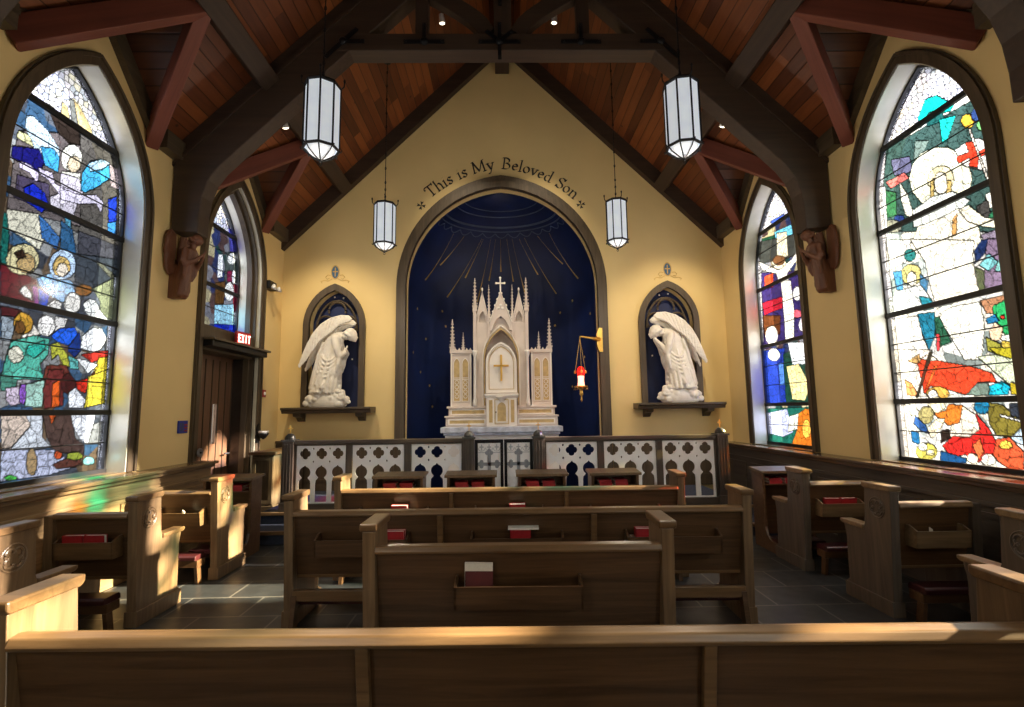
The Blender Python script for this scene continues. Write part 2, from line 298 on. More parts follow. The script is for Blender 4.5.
PAINT_RISEN = [((55,80,78),[503,437,405,428,395,409,388,333,392,302,522,351]),((20,175,165),[460,446,450,459,437,455,421,435,426,431,448,441,458,434]),((30,85,85),[449,444,433,439,432,426,451,431]),((30,195,185),[437,430,421,424,432,406,437,406]),((120,140,135),[466,425,451,417,462,403,470,407]),((225,172,60),[405,408,406,406,407,405,410,405,413,407,415,410,416,413,417,416,416,418,414,419,411,419,408,417,406,414,405,411]),((125,205,125),[393,398,394,396,396,396,398,396,400,397,402,399,403,402,403,404,402,406,401,407,399,407,396,406,395,403,393,401]),((50,75,135),[396,409,397,407,399,406,401,406,404,408,406,410,407,413,407,416,406,418,405,419,402,419,400,417,398,414,396,412]),((92,92,122),[498,422,474,413,473,395,496,403]),((205,105,100),[508,401,483,400,477,391,502,391]),((45,95,62),[509,393,496,384,498,360,513,362]),((40,60,125),[488,350,489,348,492,347,495,347,498,348,501,350,503,353,503,356,502,359,500,360,497,360,493,358,490,356,489,353]),((120,120,110),[493,346,495,343,499,342,505,343,511,345,517,349,520,353,521,357,520,359,515,360,509,359,503,357,497,353,494,349]),((230,230,208),[413,359,417,349,426,342,439,342,454,348,467,360,476,376,478,391,472,403,461,409,446,407,432,399,421,387,414,373]),((212,200,165),[430,367,432,362,436,359,442,359,448,362,453,367,457,374,457,380,455,385,450,387,445,387,438,384,433,379,430,372]),((180,155,95),[454,377,450,378,453,355,457,356]),((180,155,95),[437,369,433,367,434,352,439,357]),((246,240,226),[437,366,438,362,440,359,443,359,446,360,449,363,450,368,450,373,449,377,447,380,444,381,441,379,438,376,437,371]),((236,234,222),[490,393,482,376,478,357,479,349,487,355,490,371]),((238,236,234),[426,393,414,394,404,392,392,381,389,362,388,350,401,360,419,374]),((225,65,42),[415,394,408,392,405,380,393,379,391,372,405,375,407,366,414,371,413,379,424,379,425,386,413,384]),((240,238,230),[403,340,390,339,389,327,403,326]),((218,224,222),[478,357,455,361,432,356,417,341,430,335,452,335,479,339]),((120,110,130),[411,307,389,306,388,283,410,290]),((238,232,216),[474,338,455,337,429,338,413,320,411,290,490,316]),((60,58,58),[413,333,402,335,400,315,409,318]),((42,105,75),[389,314,390,312,392,311,395,311,398,312,401,314,402,317,403,319,402,322,399,323,397,323,394,322,391,319,390,317]),((242,236,216),[429,337,419,337,406,320,390,312,392,305,409,313,422,323]),((200,150,90),[436,331,431,335,434,315,439,315]),((235,225,215),[411,405,409,404,385,284,387,285]),((222,220,225),[518,401,509,397,513,341,523,343]),((122,104,132),[407,302,388,295,382,278,385,255,416,256]),((110,172,182),[417,281,407,289,400,279,409,273]),((132,192,192),[398,283,389,285,387,276,397,269,404,272]),((222,205,160),[390,287,390,285,391,284,393,284,395,284,396,286,397,287,397,289,397,291,395,292,394,292,392,291,391,290,390,288]),((25,42,85),[419,296,412,302,406,301,410,290,420,283]),((70,80,50),[421,281,413,275,414,259,419,257]),((240,238,232),[516,339,484,328,487,308,519,304]),((45,122,122),[480,310,481,308,483,307,486,306,489,307,492,309,494,312,494,315,493,318,491,319,488,319,484,318,482,316,480,313]),((246,242,228),[485,329,418,304,421,293,421,275,419,254,464,255,468,279,470,300]),((202,192,125),[476,289,477,285,481,282,487,281,492,283,497,286,500,291,501,296,499,301,495,303,490,304,484,302,479,299,476,294]),((62,122,165),[511,302,499,300,500,279,508,281]),((62,122,165),[478,291,469,281,472,270,479,275]),((244,240,226),[482,287,483,283,485,281,488,280,490,281,492,283,494,286,494,290,493,293,491,295,488,296,486,295,484,293,482,290]),((230,236,236),[521,274,504,280,478,279,470,266,468,254,521,254]),((35,132,152),[482,269,468,263,466,253,478,253]),((170,122,92),[420,250,403,250,384,249,383,236,415,237]),((240,236,230),[520,252,484,249,483,229,477,212,520,211]),((30,112,142),[486,251,466,249,468,227,477,213,483,233]),((42,155,92),[409,243,398,246,392,238,385,231,390,216,402,217,409,230]),((132,192,222),[389,238,390,237,391,236,392,236,393,236,394,237,395,238,395,239,395,241,394,241,392,242,391,241,390,241,389,239]),((205,60,50),[400,232,400,231,401,230,402,230,403,230,403,231,404,231,404,232,404,233,403,234,402,234,401,234,400,233,400,233]),((235,225,235),[393,224,393,223,394,222,395,222,396,222,397,223,398,224,398,225,398,226,397,227,396,227,395,227,394,226,393,225]),((32,112,162),[417,233,408,236,405,229,415,228]),((32,82,62),[467,244,461,244,452,218,467,214]),((246,244,234),[462,246,448,250,420,249,418,228,425,198,441,200,446,211,457,232]),((222,65,72),[467,227,463,228,465,212,468,211]),((232,202,172),[415,222,409,229,403,223,406,214,414,212]),((152,150,62),[419,218,407,210,406,199,418,205]),((192,168,72),[406,212,391,211,393,197,406,199]),((240,240,235),[390,212,391,211,393,210,397,210,400,211,403,212,406,213,406,215,405,216,403,217,399,217,396,216,393,215,391,214]),((228,220,210),[521,219,473,213,493,199,508,187,520,184]),((192,155,100),[504,205,489,211,487,199]),((195,205,180),[428,201,389,201,392,176,404,176,415,187]),((112,130,122),[443,178,421,178,422,167,444,168]),((190,130,80),[510,186,502,182,494,168,509,170]),((205,65,38),[492,201,482,209,469,202,434,193,417,186,414,178,431,179,444,168,459,173,480,178,488,170,490,187]),((225,110,50),[473,197,469,198,480,181,487,174]),((235,225,210),[488,206,478,209,468,203,477,202]),((22,165,195),[421,175,410,179,403,174,406,167,422,167]),((172,162,42),[417,208,389,204,389,198,401,197,411,201]),((182,162,42),[403,177,392,175,393,166,403,167]),((192,152,72),[460,170,462,167,465,165,471,164,476,164,482,166,485,168,486,171,484,174,480,176,475,177,469,177,464,175,461,173]),((235,235,232),[472,169,473,167,475,166,477,165,480,165,482,166,484,168,484,170,483,172,481,173,479,174,476,174,474,173,473,171]),((232,228,215),[523,162,504,160,496,153,504,130,518,131]),((112,102,42),[425,161,412,159,396,144,408,132,420,133,425,143]),((42,48,60),[406,160,394,160,396,147,406,150]),((24,112,155),[423,158,424,155,426,152,429,151,432,151,435,152,437,155,437,158,436,161,434,163,431,164,428,164,425,163,423,160]),((172,192,212),[410,130,396,143,398,126]),((205,85,52),[424,129,409,132,399,121,401,106,413,106,426,114]),((235,190,80),[408,126,408,124,410,123,412,122,415,122,417,122,419,124,419,125,418,126,417,128,414,129,412,129,409,128,408,127]),((225,215,200),[461,142,449,159,436,150,434,137,446,130,466,129]),((202,42,38),[474,121,462,130,446,130,434,138,437,153,426,139,421,128,425,117,440,108,451,114,467,111]),((235,120,70),[443,123,435,130,433,118,439,111]),((238,228,195),[466,160,467,156,470,154,474,152,478,152,482,154,484,157,485,160,483,163,480,166,476,167,472,167,469,165,466,163]),((202,112,42),[480,151,467,154,462,160,448,159,453,143,465,140]),((240,226,196),[490,136,476,147,468,146,475,135,485,127]),((42,32,28),[474,135,465,137,464,129,475,123]),((42,82,145),[502,149,491,142,487,131,497,134,505,141]),((162,152,102),[480,150,481,146,484,143,488,141,492,141,495,143,497,146,498,150,496,154,493,157,490,158,486,158,482,157,480,154]),((240,235,225),[499,155,499,153,501,150,503,149,505,149,507,150,508,153,508,155,507,158,505,160,503,162,501,162,500,160,499,158]),((24,84,132),[509,134,499,132,500,120,509,122]),((202,192,92),[480,115,482,111,486,108,491,105,497,105,502,106,505,109,506,113,504,117,500,120,494,122,489,122,484,121,481,118]),((238,235,220),[491,118,492,116,493,115,496,114,498,114,500,114,502,116,502,117,501,119,500,121,497,122,495,122,493,121,491,120]),((238,230,190),[484,113,484,112,486,111,488,110,490,110,492,110,493,111,493,113,493,114,491,115,489,116,487,116,485,116,484,115]),((24,74,124),[477,116,451,111,451,106,478,105]),((240,232,222),[423,112,424,110,426,108,429,107,432,106,434,107,436,109,436,111,435,114,433,116,430,117,428,117,425,116,424,115]),((240,225,205),[439,112,440,110,441,108,444,107,446,107,448,108,450,109,450,111,449,113,448,115,445,116,443,116,441,115,439,114]),((240,240,240),[415,151,396,146,396,144,415,149]),((50,45,35),[477,212,473,211,496,167,499,167]),((236,230,228),[523,162,513,160,510,106,521,105])]
PAINT_CROSS = [((110,190,220),[728,427,684,422,681,403,727,406]),((24,72,52),[765,429,728,422,731,405,765,400]),((205,185,140),[701,395,675,396,672,378,703,384]),((60,90,190),[739,448,701,444,695,439,730,440]),((50,38,95),[788,379,665,348,666,257,796,251]),((215,72,42),[766,367,740,366,743,344,768,348]),((172,28,48),[779,327,720,324,722,307,774,306]),((215,90,110),[674,289,676,286,680,285,685,285,691,286,696,288,700,291,701,294,699,296,695,298,689,298,683,296,678,294,675,291]),((92,50,26),[782,307,729,297,734,269,779,274]),((30,52,150),[787,250,725,247,730,166,789,165]),((24,60,50),[730,238,668,248,672,165,732,164]),((60,62,60),[781,429,665,402,667,371,777,391]),((225,215,190),[722,423,697,416,698,379,727,383]),((244,240,232),[783,398,758,384,725,366,688,372,672,383,671,370,704,355,701,342,727,349,732,362,769,378]),((235,225,200),[705,372,707,368,713,366,720,366,728,368,735,372,740,378,741,383,739,387,733,389,725,388,717,386,711,382,706,377]),((120,80,50),[706,375,708,373,713,371,720,372,727,374,733,378,738,382,739,386,737,388,732,389,725,389,718,386,711,383,707,379]),((242,238,226),[721,349,696,342,694,297,700,256,721,258,720,302]),((235,230,225),[740,268,743,262,748,257,756,255,764,256,770,260,775,266,776,273,773,280,767,284,759,286,752,285,745,281,741,275]),((225,215,225),[664,271,666,267,669,264,674,263,679,264,683,266,685,270,686,275,684,279,680,283,676,284,671,283,667,280,665,276]),((238,238,240),[673,317,675,313,678,310,682,309,687,310,691,313,693,317,694,322,692,326,689,329,684,330,680,329,676,326,674,322]),((232,235,230),[738,238,741,234,746,231,753,230,761,231,768,234,772,238,773,242,771,246,766,249,758,250,750,249,744,246,740,242]),((225,230,240),[716,254,673,248,672,218,708,220]),((228,215,155),[724,219,693,220,670,188,686,168,715,170]),((122,52,32),[676,249,654,244,657,200,679,206]),((80,130,220),[744,225,732,226,732,192,745,192]),((28,95,85),[799,157,659,159,663,105,803,95]),((182,190,232),[788,150,731,157,720,123,747,115,783,118]),((200,110,35),[712,146,687,157,663,155,667,107,728,103,709,128]),((235,235,225),[726,146,703,150,709,128,733,123]),((235,180,80),[677,129,679,124,682,119,687,117,691,116,695,119,697,123,697,129,696,134,692,139,688,142,683,142,680,139,678,135]),((222,222,232),[798,387,775,380,794,96,808,95])]
PAINT_SMALL = [((62,62,155),[750,453,784,437,785,421,759,413]),((70,80,80),[747,408,783,420,787,371,747,360]),((122,24,64),[754,381,771,386,773,368,756,364]),((92,62,32),[725,354,751,364,750,328,727,323]),((110,30,50),[771,364,783,367,787,323,777,321]),((152,202,225),[726,321,776,333,785,293,728,284]),((22,42,170),[727,293,784,301,786,276,729,271]),((240,240,240),[778,408,777,403,774,399,769,395,763,394,758,394,754,396,753,400,754,404,757,409,762,412,767,414,773,414,777,412]),((240,238,235),[776,353,776,346,772,340,767,336,762,335,756,336,752,341,750,347,751,354,754,360,759,364,765,366,770,364,774,360]),((235,235,240),[728,399,741,403,742,367,729,363]),((235,235,240),[779,378,779,373,778,369,776,366,773,366,770,367,769,371,768,375,768,380,769,384,771,387,774,387,776,386,778,383])]
# ---------------------------------------------------------------- shell
def structure(o): o['kind'] = 'structure'; return o
bm = B(); box(bm, -4.5, 4.5, YB-.3, 10.4, -.12, 0); structure(obj('floor', bm, 'slate'))
def gable_outline(y0, y1, zt=4.80):
    pts = [(y0, 0), (y1, 0), (y1, zt)]
    for yc in reversed(YC): pts += [(yc+.90, zt), (yc, 5.82), (yc-.90, zt)]
    return pts+[(y0, zt)]
openL = [arch(YC[0], HW-.12, ZS, ZA-.13, ZB), arch(YC[1], HW-.12, ZS, ZA-.13, ZB), arch(YC[2], HW-.12, ZS, ZA-.13, .002)]
openR = [arch(y, HW-.12, ZS, ZA-.13, ZB) for y in YC]
bm = B(); prism(bm, [gable_outline(YB-.3, D+.3)]+openL, YZ, -W-.42, -W); structure(obj('wall_left', bm, 'wall'))
bm = B(); prism(bm, [gable_outline(YB-.3, D+.3)]+openR, YZ, W, W+.42); structure(obj('wall_right', bm, 'wall'))
# east wall with the sanctuary niche and two statue niches
NX = -.05
nout = arch(NX, 1.87, 3.8, 5.87, .15, 20); nin = arch(NX, 1.70, 3.8, 5.64, .15, 20)
SNX = (-3.0, 2.91)
snin = [arch(x, .44, 3.13, 3.76, 1.70, 10) for x in SNX]; snout = [arch(x, .54, 3.13, 3.88, 1.70, 10) for x in SNX]
ol = [(-W-.3, 0), (W+.3, 0), (W+.3, roofz(W+.3)), (0, RC+.02), (-W-.3, roofz(W+.3))]
bm = B(); prism(bm, [ol, nin]+snin, XZ, D, D+.16); structure(obj('wall_front', bm, 'wall'))
added_win = [arch(x, .62, 3.3, 4.3, 1.3, 10) for x in (-2.1, 2.1)]  # openings for the added daylight windows
bm = B(); prism(bm, [ol]+added_win, XZ, YB-.3, YB); structure(obj('wall_back', bm, 'wall'))
for k, x in enumerate((-2.1, 2.1)):     # two plain windows added unseen behind the viewer, to let in more daylight
    w_ = structure(empty('window_%d' % (7+k))); bm = B(); prism(bm, [added_win[k]], XZ, YB-.16, YB-.155); obj('glass', bm, 'clear', w_)
    bm = B(); band(bm, arch(x, .74, 3.3, 4.45, 1.3, 10), arch(x, .60, 3.3, 4.27, 1.3, 10), XZ, YB-.02, YB+.04); box(bm, x-.02, x+.02, YB-.19, YB-.12, 1.3, 4.25)
    for z in (2.0, 2.7, 3.4): box(bm, x-.6, x+.6, YB-.18, YB-.13, z-.015, z+.015)
    obj('window_frame', bm, 'trim_z', w_)
# apse behind the sanctuary arch: a half-round, closing in a pointed half dome
bm = B(); nph, nzz = 40, 34; AD = 1.35; rows = []
zs_ = [0.0+5.72*(i/nzz) for i in range(nzz+1)]
def apse(phi, z, off=0.):
    w = arch_hw(z, 1.72, 3.8, 5.72) if z > 3.8 else 1.72
    w = max(w, .02); k = (w-off)/1.72
    return Vector((NX+1.72*k*cos(phi), D+.16+AD*k*sin(phi), z))
for z in zs_: rows.append([bm.verts.new(apse(PI*k/nph, z)) for k in range(nph+1)])
for i in range(nzz):
    for k in range(nph): bm.faces.new((rows[i][k], rows[i][k+1], rows[i+1][k+1], rows[i+1][k]))
o = structure(obj('wall_apse', bm, 'blue', smooth=True)); sd = o.modifiers.new('s', 'SOLIDIFY'); sd.thickness = .06; sd.offset = 1
# painted decoration of the apse
rays = empty('painted_rays', (0, 0, 0), 0, 'gold rays falling from the painted ring at the top of the blue apse', 'painted rays')
for i in range(13):
    xb, zl, xt = [(-1.55, 4.15, -1.0), (-1.28, 4.50, -.80), (-1.17, 3.90, -.45), (-.81, 4.33, -.42), (-.57, 3.85, -.27), (-.32, 4.30, -.17), (-.07, 4.48, -.07), (.19, 4.28, .06), (.45, 3.95, .17), (.70, 4.38, .31), (1.06, 3.95, .42), (1.18, 4.50, .68), (1.45, 4.15, .90)][i]
    n = 12; bm = B(); pts = []
    for k in range(n+1):
        z = 5.08+(zl-5.08)*k/n; x = xt+(xb-xt)*k/n; w = arch_hw(z, 1.72, 3.8, 5.72); cph = max(-.97, min(.97, (x-NX)/w)); pts.append(apse(math.acos(cph), z, .012))
    tube(bm, pts, .01, 6, rad=[.0015+.013*(k/n)**3 for k in range(n+1)]); obj('ray', bm, 'goldpaint', rays)
rings = empty('painted_ring', (0, 0, 0), 0, 'grey-blue scalloped ring ornament at the top of the apse vault', 'painted ring')
for z, r_ in ((5.20, .012), (5.27, .02), (5.42, .012), (5.50, .008)):
    bm = B(); tube(bm, [apse(PI*k/30, z, .01) for k in range(1, 30)], r_, 6); obj('ring', bm, 'ring', rings)
for k in range(1, 14):
    phi = PI*k/14; bm = B()
    tube(bm, [apse(phi-.11+.22*t/6, 5.17-.07*sin(PI*t/6), .01) for t in range(7)], .008, 6); obj('scallop', bm, 'ring', rings)
# stars, painted dots with gold
star0 = None
for phi, z in ((2.62, 3.0), (2.72, 2.35), (2.55, 2.1), (2.8, 3.55), (2.35, 3.6), (.62, 3.75), (.82, 3.55), (.5, 3.0), (.42, 2.6), (.9, 3.3), (2.5, 1.7), (.66, 2.05), (2.3, 3.3), (2.9, 2.7), (.25, 3.4)):
    c = apse(phi, z, .012); bm = B(); d = (Vector((NX, D+.16, z))-c).normalized(); s = d.cross(Vector((0, 0, 1)))
    pts = []
    q = bm.verts.new(c+d*.006); rim = [bm.verts.new(c+(s*cos(a)+Vector((0, 0, 1))*sin(a))*(.035 if j % 2 == 0 else .015)) for j, a in ((j, j*PI/8) for j in range(16))]
    for j in range(16): bm.faces.new((q, rim[j], rim[(j+1) % 16]))
    o = obj('painted_star', bm, 'goldpaint'); tag(o, 'small dull gold star painted on the blue apse wall', 'painted star', 'gold stars on the apse wall')
# arch trims on the east wall
bm = B(); band(bm, nout, nin, XZ, D-.07, D+.02); band(bm, arch(NX, 1.79, 3.8, 5.76, .15, 20), nin, XZ, D-.10, D-.06); o = structure(obj('trim_1', bm, 'trim_z'))
bm = B()
for k in range(2): 
    band(bm, snout[k], snin[k], XZ, D-.06, D+.02)
    o = structure(obj('trim_%d' % (k+2), bm, 'trim_z')); bm = B()
bm.free()
for k in range(2):   # shallow niche backs and tracery
    bm = B(); prism(bm, [arch(SNX[k], .47, 3.13, 3.80, 1.66, 10)], XZ, D+.15, D+.19); structure(obj('wall_niche', bm, 'blue'))
    t = empty('niche_tracery', (SNX[k], D+.10, 0), 0, 'dark trefoil tracery at the head of the %s blue statue niche' % ('left' if k == 0 else 'right'), 'tracery')
    bm = B()
    for cx, cz in ((0, 3.42), (-.2, 3.17), (.2, 3.17)): torus(bm, (cx, 0, cz), .15, .020, 22, 6, -.3 if cx == 0 else (0.9 if cx < 0 else -1.0), PI+.3 if cx == 0 else (PI+.8 if cx < 0 else PI-.9))
    obj('trefoil', bm, 'trim_z', t)
    bm = B(); tube(bm, [(-.36*cos(a), 0, 3.05+.55*sin(a)) for a in [PI*i/16 for i in range(17)]], .018, 6); obj('hood', bm, 'trim_z', t)
    for sx, sz in ((-.07, 3.68), (.09, 3.66), (.27, 2.55), (-.28, 2.3), (-.2, 1.95)):
        bm = B(); ball(bm, (SNX[k]+sx*(1 if k == 0 else -1), D+.148, sz), .016, .004, .016); tag(obj('painted_star', bm, 'altar_white'), 'tiny white star on the blue back of the %s statue niche' % ('left' if k == 0 else 'right'), 'painted star', 'stars in the %s statue niche' % ('left' if k == 0 else 'right'))

# ---------------------------------------------------------------- roof
def rooffn(side): return lambda x, y, d: (side*x, y, roofz(x)+d)
EW = 4.42
for side in (-1, 1):
    ol = [(0, YB-.3), (EW, YB-.3)]
    for yc in YC: ol += [(EW, yc-1.24), (3.0, yc), (EW, yc+1.24)]
    ol += [(EW, D+.3), (0, D+.3)]
    # notch edges follow the valleys
    bm = B(); prism(bm, [ol], rooffn(side), .0, .12)
    structure(obj('ceiling_'+('left' if side < 0 else 'right'), bm, 'planks_x'))
    for yc in YC:
        zr = roofz(3.0)
        for s2 in (-1, 1):
            bm = B(); vs = []
            for d in (0, .1):
                vs.append([bm.verts.new(p) for p in ((side*3.0, yc, zr+d), (side*EW, yc, zr+d), (side*EW, yc+s2*1.24, roofz(EW)+d))])
            bm.faces.new(vs[0]); bm.faces.new(vs[1])
            for i in range(3): bm.faces.new((vs[0][i], vs[0][(i+1) % 3], vs[1][(i+1) % 3], vs[1][i]))
            structure(obj('ceiling_dormer', bm, 'planks_y'))
yv = lambda x: 1.24*(x-3.0)/(EW-3.0)      # half width of the dormer at |x|
# valley rafters: red stained, from the purlin down to the wall
for side in (-1, 1):
    for i, yc in enumerate(YC[:3]):
        for s2 in (-1, 1):
            A = Vector((side*2.97, yc+s2*.02, roofz(3.0)-.16)); Bp = Vector((side*3.965, yc+s2*(yv(3.965)-.04), roofz(3.965)-.17))
            d = (Bp-A); L = d.length; d.normalize(); s = d.cross(Vector((0, 0, 1))).normalized(); u = s.cross(d)
            mt = Matrix((( d.x, s.x, u.x, A.x), (d.y, s.y, u.y, A.y), (d.z, s.z, u.z, A.z), (0, 0, 0, 1)))
            bm = B(); box(bm, -.05, L, -.065, .065, -.10, .12)
            o = obj('valley_rafter', bm, 'red_wood', bev=.008); o.matrix_world = mt
            where = ['window behind the pews', 'large window', 'far window'][i] if side > 0 else ['window behind the pews', 'large window', 'doorway window'][i]
            tag(o, 'red-stained valley rafter on the %s side of the %s %s' % ('near' if s2 < 0 else 'far', 'left' if side < 0 else 'right', where), 'rafter')
        # rake boards on the wall gable
        bm = B()
        for s2 in (-1, 1):
            p0 = (yc, roofz(3.0)-.02); p1 = (yc+s2*(yv(W)+.02), roofz(W)+.0)
            dy, dz = p1[0]-p0[0], p1[1]-p0[1]; L = math.hypot(dy, dz); nx, nz_ = -dz/L, dy/L
            if nz_ > 0: nx, nz_ = -nx, -nz_
            w_ = .17
            ax = yc; zmid = p0[1]+ (w_*nz_) + (w_*nx)*0
            q = [p0, p1, (p1[0]+nx*w_, p1[1]+nz_*w_), (yc, p0[1]-w_*L/abs(dy))]
            prism(bm, [q], YZ, side*W, side*(W-.07))
        structure(obj('trim_%d' % (5+i+(0 if side < 0 else 3)), bm, 'trim_y'))
# eave plates between the dormers
for side in (-1, 1):
    ys = [YB]+[v for yc in YC for v in (yc-yv(W)-.05, yc+yv(W)+.05)]+[D]
    for k in range(0, len(ys), 2):
        bm = B(); box(bm, side*W, side*(W-.12), ys[k], ys[k+1], 4.62, 4.84); structure(obj('trim_%d' % (11+k//2+(0 if side < 0 else 4)), bm, 'trim_y'))
# rake boards against the east wall, ridge beam, purlins
for side in (-1, 1):
    bm = B(); prism(bm, [[(0, RC), (W, roofz(W)), (W, roofz(W)-.33), (0, RC-.34)]], lambda u, v, d: (side*u, d, v), D-.13, D); structure(obj('trim_%d' % (20+side), bm, 'beam_x'))
bm = B(); box(bm, -.13, .13, YB, D, 7.9, 8.62); o = obj('ridge_beam', bm, 'beam_y', bev=.01); tag(o, 'dark brown ridge beam running under the peak of the roof', 'beam')
TY = [3.02, 5.65]
for side in (-1, 1):
    segs = [(YB, TY[0]), (TY[0]+.22, TY[1]), (TY[1]+.22, D-.13)]
    for k, (a, b_) in enumerate(segs):
        d = Vector((side*1, 0, -RS)).normalized(); u = Vector((side*RS, 0, 1)).normalized()
        c = Vector((side*3.0, 0, roofz(3.0)))
        bm = B(); vs = []
        pr = [(-.13, .0), (.10, .0), (.10, -.27), (-.13, -.27)]
        prism(bm, [[(c.x+d.x*p+u.x*q, c.z+d.z*p+u.z*q) for p, q in pr]], XZ, a, b_)
        o = obj('purlin', bm, 'beam_y', bev=.012)
        tag(o, 'heavy dark roof purlin on the %s slope, %s' % ('left' if side < 0 else 'right', ['behind the nearest truss', 'between the nearest truss and the braced truss', 'from the braced truss to the altar wall'][k]), 'beam')

# ---------------------------------------------------------------- trusses
def strap(parent, x, z, arms, y, s=1.):
    bm = B(); ball(bm, (x, y-.012, z), .05*s, .03, .05*s)
    for a, l in arms:
        a = R(a); ca, sa = cos(a), sin(a); w = .022
        mt = Matrix(((ca, 0, -sa, x), (0, 1, 0, y), (sa, 0, ca, z), (0, 0, 0, 1)))
        box(bm, 0, l, -.014, .004, -w, w, mt)
        ball(bm, (x+ca*(l-.03), y-.02, z+sa*(l-.03)), .016, .01, .016, seg=8)
    obj('iron_strap', bm, 'black', parent)
def truss(y, label):
    t = empty('roof_truss', (0, y, 0), 0, label, 'truss')
    th = .22
    for s in (-1, 1):
        f = lambda u, v, d, s=s: (s*u, d, v)
        # principal rafter, flowing into the post with a curved brace
        pts = [(.10, RC-.24-.10*RS), (3.93, 8.46-RS*3.93), (3.91, 3.74), (3.60, 3.72), (3.60, 3.95), (3.575, 4.17), (3.51, 4.37), (3.40, 4.53), (3.22, 4.71), (.10, 7.88-.10*RS)]
        bm = B(); prism(bm, [pts], f, 0, th); obj('rafter', bm, 'beam_x', t, bev=.012)
        pts = [(.0, RC-.005), (3.93, roofz(3.93)-.005), (3.93, roofz(3.93)-.26), (.0, RC-.26)]
        bm = B(); prism(bm, [pts], f, .035, th-.035); obj('upper_chord', bm, 'beam_x', t)
        bm = B(); prism(bm, [[(.0, RC-.24), (3.93, roofz(3.93)-.24), (3.93, roofz(3.93)-.29), (.0, RC-.29)]], f, -.02, th+.02); obj('fillet', bm, 'beam_x', t)
        bm = B(); box(bm, s*.93, s*1.09, .04, .18, 6.24, 7.78-RS*1.0); obj('strut', bm, 'beam_z', t, bev=.01)
        # arched brace from the middle of the collar up to the rafter
        o1 = []; i1 = []
        for k in range(13):
            q = k/12; x = .10+1.05*q; z = 6.24+.75*q**.62
            if k == 0: z = 6.24
            o1.append((x+.16, z-.04 if k else 6.24)); i1.append((x, z+.10 if k else 6.36))
        bm = B(); prism(bm, [o1+i1[::-1]], f, .05, .17); obj('brace', bm, 'beam_x', t, bev=.01)
    bm = B(); box(bm, -2.05, 2.05, -.005, th+.005, 6.02, 6.25); obj('collar_beam', bm, 'beam_x', t, bev=.012)
    bm = B(); box(bm, -.11, .11, .0, th, 6.25, 8.3); obj('king_post', bm, 'beam_z', t, bev=.012)
    strap(t, -.04, 6.13, ((0, .26), (180, .26), (90, .26), (-90, .24), (42, .22), (138, .22)), -.01)
    strap(t, -.03, 6.72, ((90, .3), (-90, .1)), -.01, .6)
    for s in (-1, 1):
        strap(t, s*.97, 6.13, ((0, .25), (180, .25), (90, .25)), -.01)
        strap(t, s*1.96, 6.13, ((0 if s < 0 else 180, .26), (45 if s < 0 else 135, .24), (-135 if s < 0 else -45, .3)), -.02)
    return t
truss(TY[1], 'dark timber truss with iron star straps in front of the altar wall')
truss(TY[0], 'dark timber truss overhead nearest the front pew, its post just inside the frame')

# ---------------------------------------------------------------- stained glass
def s2l(c): 
    c = np.asarray(c, float)/255.; return np.where(c < .04045, c/12.92, ((c+.055)/1.055)**2.4)
def inpoly(Yg, Zg, poly):
    r = np.zeros(Yg.shape, bool); n = len(poly); j = n-1
    for i in range(n):
        yi, zi = poly[i]; yj, zj = poly[j]
        if zi != zj:
            c = ((zi > Zg) != (zj > Zg)) & (Yg < (yj-yi)*(Zg-zi)/(zj-zi)+yi); r ^= c
        j = i
    return r
def cells(Yg, Zg, s, seed):
    """jittered-grid Voronoi: cell id hash and border distance"""
    rg = np.random.RandomState(seed); J = rg.rand(400, 400, 2)*.8+.1
    iy = np.floor(Yg/s).astype(int); iz = np.floor(Zg/s).astype(int)
    d1 = np.full(Yg.shape, 9.); d2 = np.full(Yg.shape, 9.); idn = np.zeros(Yg.shape, int)
    for a in (-1, 0, 1):
        for b_ in (-1, 0, 1):
            ky = (iy+a) % 400; kz = (iz+b_) % 400
            py = (iy+a+J[ky, kz, 0])*s; pz = (iz+b_+J[ky, kz, 1])*s
            d = np.hypot(Yg-py, Zg-pz); h = ky*401+kz
            nw = d < d1; d2 = np.where(nw, d1, np.minimum(d2, d)); idn = np.where(nw, h, idn); d1 = np.minimum(d1, d)
    return idn, d2-d1
